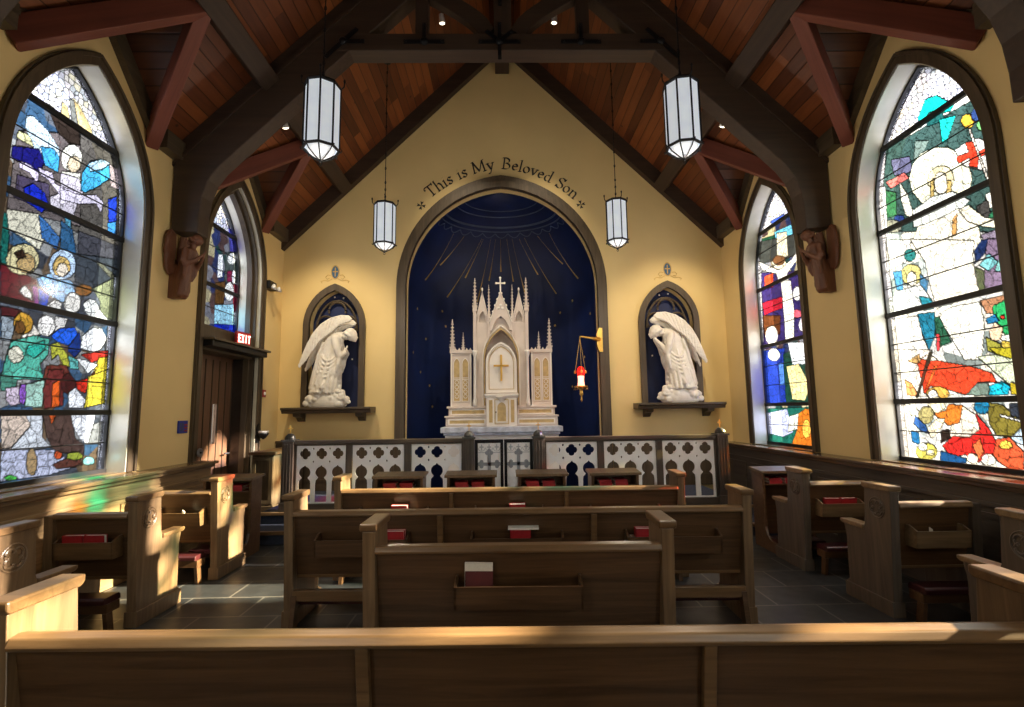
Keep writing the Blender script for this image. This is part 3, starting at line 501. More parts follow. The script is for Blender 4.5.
def make_glass(yc, x, z0, items, seed, palette, parent, thin=0.):
    st = .009; hw = HW-.09
    ys = np.arange(yc-hw, yc+hw+st, st); zz = np.arange(z0-.02, ZA-.09, st)
    Yg, Zg = np.meshgrid(ys, zz)
    rg = np.random.RandomState(seed); rv = rg.rand(401*402)
    big, db = cells(Yg, Zg, .17, seed); small, ds = cells(Yg, Zg, .058, seed+1); mid, dm = cells(Yg, Zg, .105, seed+2)
    pal = s2l(np.array(palette)); col = pal[(rv[big]*len(pal)).astype(int)]
    col = col*(.75+.4*rv[(big*7) % 160000])[..., None]
    top = Zg > 4.42
    topc = s2l(np.array([(225, 220, 240), (205, 205, 232), (236, 232, 240), (190, 196, 214), (232, 225, 210)]))
    col = np.where(top[..., None], topc[(rv[small]*5).astype(int)], col)
    idm = np.zeros(Yg.shape, int)
    for k, (c, fl) in enumerate(items):
        poly = [(fl[i]/100., fl[i+1]/100.) for i in range(0, len(fl), 2)]
        w = inpoly(Yg, Zg, poly); idm[w] = k+1; col[w] = s2l(c)
    idm = np.where(idm == 0, -1-(top*1), idm)
    # hand-made glass: each piece a little different, streaks inside
    dr = np.sin(Yg*95+7*np.sin(Zg*11+2*np.sin(Yg*9))+4*np.sin(Zg*29+idm))*np.sin(Zg*46+6*np.sin(Yg*23+idm)); pv = np.clip(np.abs(dr)/.20, 0, 1)
    pv = np.where((idm > 0), .38+.62*pv, .7+.3*pv); col = col*pv[..., None]
    f = .80+.36*rv[(mid*3) % 160000]; sw = .92+.12*np.sin(Yg*61+5*np.sin(Zg*13+seed))*np.sin(Zg*37+4*np.sin(Yg*17))
    col = col*(f*sw)[..., None]
    lead = np.zeros(Yg.shape)
    ch = np.zeros(Yg.shape, bool)
    ch[:, 1:] |= idm[:, 1:] != idm[:, :-1]; ch[1:, :] |= idm[1:, :] != idm[:-1, :]
    lead = np.where(ch, 1., lead)
    lead = np.maximum(lead, np.where(top & (idm < 0), np.clip(1.5-ds/.008, 0, 1), 0))
    light = col.mean(axis=2) > .45
    lead = np.maximum(lead, np.where(~top, np.clip(1.25-dm/.007, 0, 1)*np.where(light, .8, .9), 0))
    bw = arch_hw_v(Zg, HW-.12) ; edge = bw-np.abs(Yg-yc)
    border = (edge < .085) & (idm < 0); col = np.where(border[..., None], s2l((222, 222, 235))*(.7+.3*rv[small])[..., None], col)
    lead = np.maximum(lead, np.where(np.abs(edge-.085) < .006, .9, 0))
    lead = np.maximum(lead, np.where((edge < .085) & (np.mod(Zg, .16) < .009), .8, 0))
    col = col*(1-.97*lead)[..., None]
    col = np.clip(col*.86, 0, 1)
    ny, nz_ = len(ys), len(zz)
    keep = (edge > -.06)
    idx = -np.ones(Yg.shape, int); use = np.zeros(Yg.shape, bool)
    q = keep[:-1, :-1] & keep[1:, :-1] & keep[:-1, 1:] & keep[1:, 1:]
    use[:-1, :-1] |= q; use[1:, :-1] |= q; use[:-1, 1:] |= q; use[1:, 1:] |= q
    idx[use] = np.arange(use.sum())
    vs = np.stack([np.full(use.sum(), x), Yg[use], Zg[use]], 1)
    a = idx[:-1, :-1][q]; b_ = idx[:-1, 1:][q]; c_ = idx[1:, 1:][q]; d_ = idx[1:, :-1][q]
    faces = np.stack([a, b_, c_, d_], 1)
    me = bpy.data.meshes.new('glass'); me.from_pydata(vs.tolist(), [], faces.tolist())
    at = me.color_attributes.new('design', 'FLOAT_COLOR', 'POINT')
    buf = np.ones((use.sum(), 4)); buf[:, :3] = col[use]; at.data.foreach_set('color', buf.ravel())
    me.materials.append(M['stained']); o = bpy.data.objects.new('glass', me); C.objects.link(o); o.parent = parent
    return o
def arch_hw_v(Zg, hw):
    zs, za = ZS, ZA-.13; h = za-zs; Rr = (hw*hw+h*h)/(2*hw); c = Rr-hw
    return np.where(Zg <= zs, hw, np.sqrt(np.maximum(0, Rr*Rr-(np.maximum(Zg, zs)-zs)**2))-c)
PAL_DARK = [(70, 75, 85), (95, 100, 110), (60, 90, 120), (150, 150, 150), (110, 90, 70)]
PAL_LIGHT = [(225, 222, 215), (205, 205, 205), (170, 180, 180), (120, 130, 130), (232, 228, 215)]
PAL_DEEP = [(40, 50, 90), (30, 60, 60), (80, 60, 60), (120, 120, 130), (160, 150, 120)]
def window(num, side, yc, z0, items, seed, pal):
    WG = 4.30 if num == 4 else 4.15
    root = structure(empty('window_%d' % num)); x = side*WG
    make_glass(yc, x, z0, items, seed, pal, root)
    # moulded casing on the wall, lining of the reveal
    zb = ZB if z0 < 2 else .0
    f = YZ
    bm = B(); band(bm, arch(yc, HW, ZS, ZA, zb), arch(yc, HW-.12, ZS, ZA-.13, zb), f, side*(W-.035), side*(W+.02))
    band(bm, arch(yc, HW-.015, ZS, ZA-.015, zb), arch(yc, HW-.045, ZS, ZA-.05, zb), f, side*(W-.055), side*(W-.03))
    o = obj('window_frame', bm, 'trim_z', root)
    bm = B(); band(bm, arch(yc, HW-.12, ZS, ZA-.13, zb), arch(yc, HW-.132, ZS, ZA-.142, zb), f, side*(W-.02), side*(W+.41)); obj('reveal_lining', bm, 'reveal', root)
    bm = B(); band(bm, arch(yc, HW-.125, ZS, ZA-.135, z0), arch(yc, HW-.155, ZS, ZA-.17, z0), f, side*(WG-.035), side*(WG+.03)); obj('sash', bm, 'lead', root)
    if num == 4:
        for q in range(2):
            h0 = HW-.12-.045*q; bm = B(); band(bm, arch(yc, h0+.01, ZS, ZA-.125-.05*q, .0), arch(yc, h0-.05, ZS, ZA-.18-.05*q, .0), f, side*(W+.03+.06*q), side*(W+.11+.06*q)); obj('inner_moulding', bm, 'trim_z', root)
    for zb_ in (4.37, 3.48, 2.56, 1.64, z0+.015):
        if zb_ < z0: continue
        h = arch_hw(zb_, HW-.13, ZS, ZA-.14); bm = B(); box(bm, side*(WG-.045), side*(WG-.012), yc-h, yc+h, zb_-.026, zb_+.026); obj('saddle_bar', bm, 'lead', root)
    for k in range(13):
        zt = 1.335+.3033*k
        if zt < z0+.1 or min(abs(zt-v) for v in (4.37, 3.48, 2.56, 1.64)) < .06 or zt > 4.6: continue
        h = arch_hw(zt, HW-.13, ZS, ZA-.14); bm = B(); tube(bm, [(side*(WG-.012), yc-h, zt), (side*(WG-.012), yc+h, zt)], .0065, 6); obj('tie_bar', bm, 'lead', root)
    return root
window(1, -1, YC[1], ZB, PAINT_NATIVITY, 3, PAL_DARK)
window(2, 1, YC[1], ZB, PAINT_RISEN, 5, PAL_LIGHT)
window(3, 1, YC[2], ZB, PAINT_CROSS, 8, PAL_DEEP)
window(4, -1, YC[2], 2.80, PAINT_SMALL, 9, PAL_DEEP)
window(5, -1, YC[0], ZB, [], 12, PAL_LIGHT+PAL_DARK)
window(6, 1, YC[0], ZB, [], 14, PAL_LIGHT+PAL_DARK)
# ---------------------------------------------------------------- wainscot, ledge, cabinet, steps
def wainscot(side, y0, y1, label):
    t = empty('wainscot', (0, 0, 0), 0, label, 'wall panelling')
    X = side*3.78
    bm = B(); box(bm, min(X, side*W), max(X, side*W), y0, y1, 0, .95); obj('panel_board', bm, 'oak_y' if side < 0 else 'rail_z', t)
    wd = 'oak_y' if side < 0 else 'side_y'
    t.children[0].data.materials[0] = M[wd]
    a, b_ = sorted((side*3.70, side*(W+.005)))
    bm = B(); box(bm, a, b_, y0, y1+ (0 if side > 0 else .03), .985, 1.02); a2, b2 = sorted((side*3.735, side*W)); box(bm, a2, b2, y0, y1+(0 if side > 0 else .015), .945, .985)
    obj('ledge', bm, 'ledge_'+('l' if side < 0 else 'r'), t, bev=.008)
    bm = B(); a, b_ = sorted((side*3.755, X)); box(bm, a, b_, y0, y1, .80, .835); obj('frieze_moulding', bm, wd, t, bev=.005)
    bm = B(); a, b_ = sorted((side*3.75, X)); box(bm, a, b_, y0, y1, 0, .14); obj('baseboard', bm, wd, t, bev=.006)
    n = int(round((y1-y0)/.80)); w = (y1-y0)/n
    for k in range(n):
        ya, yb = y0+k*w+.07, y0+(k+1)*w-.07; bm = B()
        band_rect = [[(ya, .20), (yb, .20), (yb, .75), (ya, .75)], [(ya+.04, .24), (yb-.04, .24), (yb-.04, .71), (ya+.04, .71)]]
        prism(bm, band_rect, YZ, side*3.765, X); obj('panel_frame', bm, wd, t)
    return t
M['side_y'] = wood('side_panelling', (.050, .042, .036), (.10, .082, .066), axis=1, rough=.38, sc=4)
M['ledge_l'] = wood('ledge_oak_sunlit', (.13, .085, .045), (.27, .18, .09), axis=1, rough=.25, sc=4)  # left ledge, lightened in colour for the sun falling on it
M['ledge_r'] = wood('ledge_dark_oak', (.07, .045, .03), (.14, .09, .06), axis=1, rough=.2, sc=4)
M['oak_y'] = wood('panel_oak_sunlit', (.15, .095, .045), (.33, .22, .11), axis=1, rough=.4, sc=4)  # left panelling, its sunlit tone put into the wood colour
wainscot(-1, YB, 6.50, 'sunlit-toned oak wainscot with a window ledge along the left wall, stopping at the doorway')
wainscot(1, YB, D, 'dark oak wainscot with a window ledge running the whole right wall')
# window sills: the ledge runs into the reveal
for k, (s, yc) in enumerate(((-1, YC[0]), (-1, YC[1]), (1, YC[0]), (1, YC[1]), (1, YC[2]))):
    a, b_ = sorted((s*3.92, s*(W+.41))); bm = B(); box(bm, a, b_, yc-HW+.125, yc+HW-.125, .99, 1.032)
    structure(obj('trim_%d' % (30+k), bm, 'ledge_l' if s < 0 else 'ledge_r'))
# steps up to the altar rail
for k, (y, z, w_) in enumerate(((6.36, .155, 3.74), (6.80, .30, 3.30))):
    bm = B(); box(bm, -w_, w_, y+.03, D, .0, z-.03); structure(obj('floor_step', bm, 'carpet'))
    bm = B(); box(bm, -w_, w_, y, D, z-.03, z); structure(obj('floor_step_top', bm, 'carpet'))
    bm = B(); box(bm, -w_, w_, y-.012, y+.05, z-.035, z+.004); structure(obj('trim_%d' % (40+k), bm, 'cap', bev=.006))
# credence cabinet left of the rail
t = empty('credence_cabinet', (-3.58, 7.9, .155), 0, 'narrow dark wooden cabinet standing between the doorway and the altar rail', 'cabinet')
bm = B(); box(bm, -.16, .16, -.45, .62, .10, .85); obj('body', bm, 'trim_z', t, bev=.006)
bm = B(); box(bm, -.20, .20, -.49, .66, .85, .895); obj('top', bm, 'oak_x', t, bev=.008)
bm = B(); box(bm, -.18, .18, -.47, .62, .0, .12); obj('plinth', bm, 'trim_z', t, bev=.006)
bm = B(); prism(bm, [[(-.15, .15), (.15, .15), (.15, .82), (-.15, .82)], [(-.10, .20), (.10, .20), (.10, .77), (-.10, .77)]], XZ, -.465, -.45); obj('front_frame', bm, 'trim_z', t)

for k, (a, b_) in enumerate(((-W+.01, -1.93), (1.84, W-.25))):
    t = empty('chancel_panelling', (0, 0, 0), 0, 'dark panelling low on the altar wall behind the rail, %s of the arch' % ('left' if k == 0 else 'right'), 'wall panelling')
    bm = B(); box(bm, a, b_, D-.05, D, .30, 1.10); obj('board', bm, 'trim_z', t)
    bm = B(); box(bm, a, b_, D-.08, D, 1.10, 1.14); obj('cap', bm, 'trim_x', t)
    n = 3; w = (b_-a)/n
    for q in range(n):
        x0, x1 = a+q*w+.06, a+(q+1)*w-.06; bm = B(); prism(bm, [[(x0, .45), (x1, .45), (x1, 1.04), (x0, 1.04)], [(x0+.04, .49), (x1-.04, .49), (x1-.04, 1.0), (x0+.04, 1.0)]], XZ, D-.062, D-.05); obj('panel_frame', bm, 'trim_z', t)
bm = B()
# ---------------------------------------------------------------- left doorway
dr = structure(empty('door_1')); X = -4.30
bm = B(); box(bm, X-.05, X, YC[2]-.72, YC[2]+.72, 0.0, 2.48)
for v in bm.verts: pass
lite = [(7.36, 1.18), (7.46, 1.18), (7.46, 1.76), (7.36, 1.76)]; lite2 = [(6.86, 1.18), (6.96, 1.18), (6.96, 1.76), (6.86, 1.76)]
bm.free(); bm = B(); prism(bm, [[(YC[2]-.735, 0), (YC[2]+.735, 0), (YC[2]+.735, 2.46), (YC[2]-.735, 2.46)], lite, lite2], YZ, X-.05, X); obj('door_leaf', bm, 'door_z', dr) if 'door_z' in M else None
M['door_z'] = wood('door_oak', (.10, .05, .028), (.19, .10, .055), axis=2, rough=.4, sc=4)
if not dr.children: obj('door_leaf', bm, 'door_z', dr)
for l in (lite, lite2):
    bm = B(); prism(bm, [l], YZ, X-.03, X-.02); obj('pane', bm, 'clear', dr)
for k in range(9):
    yy = YC[2]-.70+k*.175; bm = B(); box(bm, X, X+.012, yy-.006, yy+.006, .1, 2.4); obj('board_joint', bm, 'trim_z', dr)
bm = B(); tube(bm, [(X+.01, 7.72, 1.02), (X+.07, 7.72, 1.02), (X+.07, 7.60, 1.02)], .012, 8); obj('door_handle', bm, 'steel', dr)
for s in (-1, 1):
    bm = B(); yy = YC[2]+s*.70; box(bm, -4.29, -3.97, min(yy, yy+s*.045), max(yy, yy+s*.045), 0, 2.46); structure(obj('door_jamb', bm, 'doorblue', dr))
bm = B(); box(bm, -4.33, -3.99, YC[2]-.735, YC[2]+.735, 2.46, 2.80); obj('transom', bm, 'trim_z', dr)
hd = empty('door_header', (-3.95, YC[2], 2.46), 0, 'dark boxy hood over the left doorway, under the exit sign', 'door hood')
bm = B(); box(bm, -.12, .16, -.72, .76, .03, .11); obj('hood', bm, 'black', hd, bev=.008)
bm = B(); box(bm, -.12, .20, -.76, .80, .11, .14); obj('hood_top', bm, 'trim_y', hd, bev=.006)
# exit sign
ex = empty('exit_sign', (-3.86, 7.30, 2.605), 0, 'small lit red EXIT sign standing on the hood over the left doorway', 'exit sign')
ex.rotation_euler = (0, 0, PI/2-R(8))
bm = B(); box(bm, -.15, .15, -.0, .045, 0, .20); obj('housing', bm, 'signred', ex, bev=.006)
def block_text(s, h, w, gap, th):
    """square strokes for E X I T"""
    bm = B(); x = 0
    for ch in s:
        if ch == ' ': x += w; continue
        def bar(a, b_, c_, d_): box(bm, x+a*w, x+b_*w, 0, th, c_*h, d_*h)
        if ch == 'E': bar(0, .28, 0, 1); bar(0, 1, 0, .18); bar(0, .85, .41, .59); bar(0, 1, .82, 1)
        if ch == 'I': bar(.36, .64, 0, 1)
        if ch == 'T': bar(.36, .64, 0, 1); bar(0, 1, .82, 1)
        if ch == 'X':
            for p, q in (((0, 0), (1, 1)), ((0, 1), (1, 0))):
                a = Vector((x+p[0]*w, p[1]*h)); b2 = Vector((x+q[0]*w, q[1]*h)); dx = .15*w
                prism(bm, [[(a.x-dx+dx, a.y), (a.x+2*dx, a.y), (b2.x, b2.y), (b2.x-2*dx, b2.y)]] if p[1] == 0 else [[(a.x, a.y), (b2.x-2*dx, b2.y), (b2.x, b2.y), (a.x+2*dx, a.y)]], XZ, 0, th)
        x += w+gap
    return bm
M['exitletters'] = flat('exit_letters_lit', (1, .75, .7), .4, emit=(1, .5, .42), es=2.6)
M['signred'] = flat('red_alarm_plastic', (.55, .03, .015), .4, emit=(1, .03, .01), es=.5)
bm = block_text('EXIT', .12, .055, .015, .006)
for v in bm.verts: v.co += Vector((-.13, -.008, .04))
obj('lettering', bm, 'exitletters', ex)
# small wall items on the left
M['alarm'] = flat('alarm_red', (.32, .03, .03), .4)
t = empty('wall_plaque', (-W, 6.12, 1.46), 0, 'small square blue plaque with a red corner on the yellow left wall', 'plaque')
bm = B(); box(bm, 0, .02, -.085, .085, -.075, .075); obj('plate', bm, 'signblue', t, bev=.003)
bm = B()
for k in range(3): box(bm, .019, .024, .015+k*.0, .07, -.055+k*.035, -.035+k*.035)
obj('red_marks', bm, 'alarm', t)
bm = B()
for k in range(2): box(bm, .019, .023, -.07+k*.04, -.045+k*.04, -.05, .05)
obj('pale_marks', bm, 'ring', t)
t = empty('emergency_light', (-W, 8.10, 3.70), 0, 'black twin-head emergency lamp high on the left wall beyond the doorway', 'emergency light')
bm = B(); box(bm, 0, .11, -.14, .10, -.06, .08); obj('body', bm, 'black', t, bev=.012)
for yy in (-.08, .10):
    bm = B(); lathe(bm, [(.02, -.05), (.045, 0), (.05, .02)], (0, 0, 0), 12)
    bmesh.ops.rotate(bm, verts=bm.verts, cent=(0, 0, 0), matrix=Matrix.Rotation(R(75), 3, 'Y')); bmesh.ops.translate(bm, verts=bm.verts, vec=(.15, yy, -.03)); obj('lamp_head', bm, 'signwhite', t, smooth=True)
t = empty('fire_alarm', (-W, 8.06, 1.93), 0, 'small dark red alarm box right of the doorway', 'alarm')
bm = B(); box(bm, 0, .05, -.05, .05, -.06, .06); obj('box', bm, 'alarm', t, bev=.005); bm = B(); ball(bm, (.055, 0, .0), .012, .03, .03); obj('lens', bm, 'signwhite', t, smooth=True)
t = empty('holy_water_font', (-W+.03, 7.93, 1.32), 0, 'black iron holy water font with a white bowl on the far doorway casing', 'holy water font')
bm = B(); prism(bm, [arch(0, .06, .05, .14, -.16, 6)], YZ, 0, .02); obj('back_plate', bm, 'black', t)
bm = B(); lathe(bm, [(.01, -.09), (.04, -.07), (.075, -.02), (.085, .0)], (.09, 0, -.02), 16); obj('basket', bm, 'black', t, smooth=True)
bm = B(); lathe(bm, [(.03, -.02), (.07, .0), (.08, .03), (.06, .03), (.03, .0)], (.09, 0, -.01), 16); obj('bowl', bm, 'signwhite', t, smooth=True)
t = empty('water_stoup', (-W+.06, 6.40, 1.13), 0, 'small round metal dish on the near doorway casing above the end of the ledge', 'dish')
bm = B(); lathe(bm, [(.055, 0), (.055, .015), (.042, .018), (.03, .008)], (0, 0, 0), 18); bmesh.ops.rotate(bm, verts=bm.verts, cent=(0, 0, 0), matrix=Matrix.Rotation(PI/2, 3, 'Y')); obj('dish', bm, 'steel', t, smooth=True)
bm = B(); ball(bm, (.02, 0, 0), .012); obj('boss', bm, 'black', t, smooth=True)

# ---------------------------------------------------------------- pews
ENDP = [(.0, .0), (.50, .0), (.50, .125), (.475, .14), (.465, .50), (.485, .60), (.25, .60), (.228, .66), (.20, .94), (-.072, .94)]
def end_panel(th, mat):
    bm = B(); prism(bm, [ENDP], YZ, -th/2, th/2); box(bm, -th/2-.014, th/2+.014, -.012, .512, 0, .115)
    return bm
def make_end(parent, x, th, mat, orn, capm):
    bm = end_panel(th, mat); e = obj('end_panel', bm, mat, parent, bev=.004); e.location.x = x
    bm = B(); capp = [(-.088, .955), (-.075, .94), (.20, .94), (.218, .955), (.218, .985), (-.088, .985)]
    prism(bm, [capp], YZ, -th/2-.014, th/2+.014); c = obj('end_cap', bm, capm, parent, bev=.008); c.location.x = x
    bm = B(); prism(bm, [[(.24, .60), (.49, .60), (.51, .612), (.51, .635), (.24, .635)]], YZ, -th/2-.016, th/2+.016); c = obj('arm_cap', bm, capm, parent, bev=.006); c.location.x = x
    if orn:
        bm = B(); f = lambda a, b_: Vector((0, a, b_))
        for q in range(4):
            a = q*PI/2+PI/4; torus(bm, (orn*(th/2+.002), .075+.032*cos(a), .80+.032*sin(a)), .030, .008, 14, 6, a-R(125), a+R(125), fn=f)
        torus(bm, (orn*(th/2+.001), .075, .80), .078, .006, 24, 6, fn=f)
        c = obj('carved_quatrefoil', bm, mat, parent); c.location.x = x
def make_pew(L, racks, stiles, rackw, kneel, orn, mats, kn_len=None):
    """origin on the floor under the rear edge, middle of the pew; +y towards the altar"""
    wood_, capm, endm = mats
    r = empty('pew'); h = L/2; th = .07
    for sx, on in ((-1, orn[0]), (1, orn[1])):
        if on: make_end(r, sx*h, th, endm, on, capm)
        else:
            e = obj('end_panel', prism(B(), [[(0, 0), (.46, 0), (.45, .58), (.24, .60), (.05, .845), (-.06, .845)]], YZ, -th/2, th/2), endm, r, bev=.004); e.location.x = sx*h
    x0, x1 = -h+th/2, h-th/2
    bm = B(); xsweep(bm, [(-.035, .83), (-.005, .83), (.085, .34), (.055, .34)], x0, x1); obj('backrest', bm, wood_, r)
    bm = B(); xsweep(bm, [(-.075, .832), (-.07, .818), (.005, .818), (.02, .835), (.012, .855), (-.02, .864), (-.062, .858)], x0, x1); obj('top_rail', bm, capm, r, bev=.005)
    bm = B(); xsweep(bm, [(.05, .345), (.08, .345), (.08, .365), (.045, .365)], x0, x1); obj('back_rail', bm, capm, r)
    bm = B(); xsweep(bm, [(.07, .41), (.44, .43), (.45, .455), (.07, .44)], x0, x1); obj('seat', bm, wood_, r, bev=.004)
    bm = B(); xsweep(bm, [(.25, .0), (.28, .0), (.28, .42), (.25, .42)], -.02, .02); box(bm, -.03, .03, .12, .16, 0, .42)
    if L > 1.2: obj('support', bm, wood_, r)
    else: bm.free()
    off = lambda z: -.035+(.83-z)*.184
    for s in stiles:
        bm = B(); prism(bm, [[(off(.815), .815), (off(.37), .37), (off(.37)-.028, .37), (off(.815)-.028, .815)]], YZ, s-.022, s+.022); obj('stile', bm, capm, r, bev=.003)
    for s in racks:
        w = rackw/2; bm = B(); o_ = off(.6)
        prism(bm, [[(o_-.125, .655), (o_-.11, .655), (o_-.095, .545), (o_+.0, .545), (o_+.0, .53), (o_-.107, .53)]], YZ, s-w, s+w)
        for e in (s-w, s+w-.014): prism(bm, [[(o_-.125, .655), (o_-.107, .53), (o_, .53), (o_, .69), (o_-.05, .69)]], YZ, e, e+.014)
        obj('book_rack', bm, capm if L < 1.2 else wood_, r)
    if kneel:
        kl = (kn_len or L-.10)/2
        if kneel == 'up':
            obj('kneeler', box(B(), -kl, kl, -.07, -.03, .205, .285), capm, r, bev=.006)
            obj('kneeler_pad', box(B(), -kl+.02, kl-.02, -.03, .0, .17, .28), 'vinyl', r, bev=.008)
            for e in (-kl, kl-.035):
                bm = B(); prism(bm, [[(-.075, .25), (-.02, .25), (-.04, .0), (-.12, .0)]], YZ, e, e+.035); obj('kneeler_leg', bm, wood_, r)
            return r
        k = obj('kneeler', box(B(), -kl, kl, -.16, -.03, .16, .225), wood_, r, bev=.004)
        bm = B(); xsweep(bm, [(-.18, .225), (-.01, .225), (-.015, .262), (-.03, .272), (-.165, .272), (-.18, .258)], -kl+.01, kl-.01); obj('kneeler_pad', bm, 'vinyl', r, bev=.006)
        for e in (-kl, kl-.03):
            bm = B(); prism(bm, [[(-.16, .16), (-.10, .16), (-.07, .0), (-.13, .0)]], YZ, e, e+.03); obj('kneeler_leg', bm, wood_, r)
    return r
ROT = R(-1.6)
MC = ('oak_x', 'cap', 'pew_end')
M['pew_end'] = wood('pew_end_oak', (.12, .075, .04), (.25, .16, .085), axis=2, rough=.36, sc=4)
M['pew_end_shaded'] = wood('pew_end_shaded_oak', (.06, .048, .038), (.12, .092, .07), axis=2, rough=.38, sc=4)  # darker copy of the pew end oak, shade put into its colour
pewA = make_pew(3.55, (), (-.545, .62), .7, False, (-1, 1), MC)
tag(pewA, 'long dark oak pew back across the bottom of the picture, nearest the viewer', 'pew'); pewA.location = (.02, 1.81, 0); pewA.rotation_euler.z = ROT
pewB = make_pew(1.66, (0,), (), .70, 'up', (-1, 1), MC)
tag(pewB, 'short oak pew in the middle of the aisle with one book rack on its back', 'pew'); pewB.location = (.03, 2.915, 0); pewB.rotation_euler.z = ROT
pewC = make_pew(3.48, (-1.17, 0, 1.17), (-.585, .585), .70, 'up', (-1, 1), MC)
tag(pewC, 'long oak pew behind the short pew, three book racks on its back', 'pew'); pewC.location = (.05, 3.93, 0); pewC.rotation_euler.z = ROT
pewD = copy_tree(pewC); pewD.scale.x = .955; pewD.location = (.0, 4.97, 0); pewD.rotation_euler.z = ROT
tag(pewD, 'long oak pew farthest forward, its back just showing before the row of prayer desks', 'pew')
SL_ = .64
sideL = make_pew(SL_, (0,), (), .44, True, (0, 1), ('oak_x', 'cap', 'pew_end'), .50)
sideR = make_pew(SL_, (0,), (), .42, True, (-1, 0), ('oak_x', 'capr', 'pew_end_shaded'), .50) if 'capr' in M else None
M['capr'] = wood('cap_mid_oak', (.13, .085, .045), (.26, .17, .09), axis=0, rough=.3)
if sideR is None: sideR = make_pew(SL_, (0,), (), .42, True, (-1, 0), ('oak_x', 'capr', 'pew_end_shaded'), .50)
cxL, cxR = -2.935-SL_/2+.035-.0, 2.90+SL_/2+.035
poses = {}
for k, (y, lab) in enumerate(((4.03, 'second-nearest'), (5.11, 'third'), (2.93, 'nearest'))):
    o = sideL if k == 0 else copy_tree(sideL); o.location = (cxL, y, 0)
    tag(o, 'short oak side pew against the left wall, %s' % ['with a red hymnal in its rack', 'before the doorway', 'cut by the left picture edge'][k], 'side pew', 'short side pews')
for k, (y, lab) in enumerate(((3.91, ''), (5.02, ''), (2.79, ''))):
    o = sideR if k == 0 else copy_tree(sideR); o.location = (cxR, y, 0)
    tag(o, 'short side pew against the right wall, ends coloured as in shade, %s' % ['second from the viewer', 'third from the viewer', 'cut by the picture edge'][k], 'side pew', 'short side pews')

# ---------------------------------------------------------------- prayer desks (kneelers)
def make_desk(mw, capm, w=.55):
    r = empty('prayer_desk'); h = w/2
    prof = [(-.10, .0), (.42, .0), (.42, .868), (.17, .850), (.185, .25), (.14, .16), (.08, .12), (-.10, .11)]
    for e in (-h, h-.03):
        bm = B(); prism(bm, [prof], YZ, e, e+.03); obj('side_panel', bm, mw, r, bev=.003)
    bm = B(); xsweep(bm, [(.13, .846), (.13, .876), (.43, .896), (.44, .868)], -h-.025, h+.025); obj('desk_top', bm, capm, r, bev=.004)
    bm = B(); box(bm, -h+.03, h-.03, .20, .40, .705, .722); obj('book_shelf', bm, mw, r)
    bm = B(); box(bm, -h+.03, h-.03, .40, .418, .12, .86); obj('front_panel', bm, mw, r)
    bm = B(); box(bm, -h+.03, h-.03, -.09, .16, .07, .10); obj('kneeling_board', bm, mw, r)
    bm = B(); xsweep(bm, [(-.10, .10), (.15, .10), (.145, .15), (-.09, .15)], -h+.032, h-.032); obj('kneeling_pad', bm, 'vinyl', r, bev=.008)
    return r
deskX = (-1.255, -.43, .39, 1.235)
d0 = make_desk('oak_x', 'capdark')
desks = []
for k, x in enumerate(deskX):
    o = d0 if k == 0 else copy_tree(d0); o.location = (x, 5.66, 0); desks.append(o)
    tag(o, '%s of the four dark prayer desks standing behind the front pew' % ['leftmost', 'second from left', 'second from right', 'rightmost'][k], 'prayer desk', 'prayer desks before the altar rail')
o = copy_tree(d0); o.location = (-3.22, 5.70, 0); desks.append(o); tag(o, 'dark-topped prayer desk at the end of the left side pews by the doorway', 'prayer desk')
o = copy_tree(d0); o.location = (3.19, 5.60, 0); desks.append(o); tag(o, 'prayer desk at the end of the right side pews, red books under its top', 'prayer desk')

# ---------------------------------------------------------------- books
def book(w, d, t, cover, open_=False):
    r = empty('hymnal')
    bm = B(); box(bm, 0, w, 0, d, 0, .004); box(bm, 0, w, 0, d, t-.004, t); box(bm, 0, .004, 0, d, 0, t); obj('cover', bm, cover, r)
    bm = B(); box(bm, .004, w-.004, .004, d-.004, .004, t-.004); obj('pages', bm, 'pages', r)
    return r
def book_up(w, t, h, cover):
    r = empty('hymnal')
    bm = B(); box(bm, 0, w, 0, .004, 0, h); box(bm, 0, w, t-.004, t, 0, h); box(bm, 0, .005, 0, t, 0, h); obj('cover', bm, cover, r)
    bm = B(); box(bm, .005, w-.004, .004, t-.004, .003, h-.004); obj('pages', bm, 'pages', r)
    return r
bk_lie = book(.20, .145, .032, 'redbook'); bk_up = book_up(.155, .034, .165, 'redbook'); bk_dark = book(.14, .20, .028, 'maroon')
used = {'l': False, 'd': False, 'u': False}
def put(kind, loc, rot, label, group=None, scale=1.):
    src = {'l': bk_lie, 'd': bk_dark, 'u': bk_up}[kind]
    o = src if not used[kind] else copy_tree(src); used[kind] = True
    o.location = loc; o.rotation_euler = rot; tag(o, label, 'book'); 
    if 'group' in o.keys() and not group: del o['group']
    if group: o['group'] = group
    return o
# upright book with pale pages uppermost in the short pew's rack
o = put('d', (-.115, 2.775, .565), (R(90+8), R(0), R(3)), 'maroon hymnal standing open-edge up in the rack of the short middle pew'); o.rotation_euler = (R(82), 0, R(-1.6)); o.location = (-.265, 2.868, .557); o.scale = (1.1, .83, 1)
bm = B(); box(bm, 0, .155, 0, .012, .0, .17); s = obj('booklet', bm, 'pages'); s.location = (-.27, 2.876, .60); s.rotation_euler = (R(6), R(1.5), ROT); tag(s, 'white missalette standing behind the maroon hymnal in the short middle pew', 'booklet')
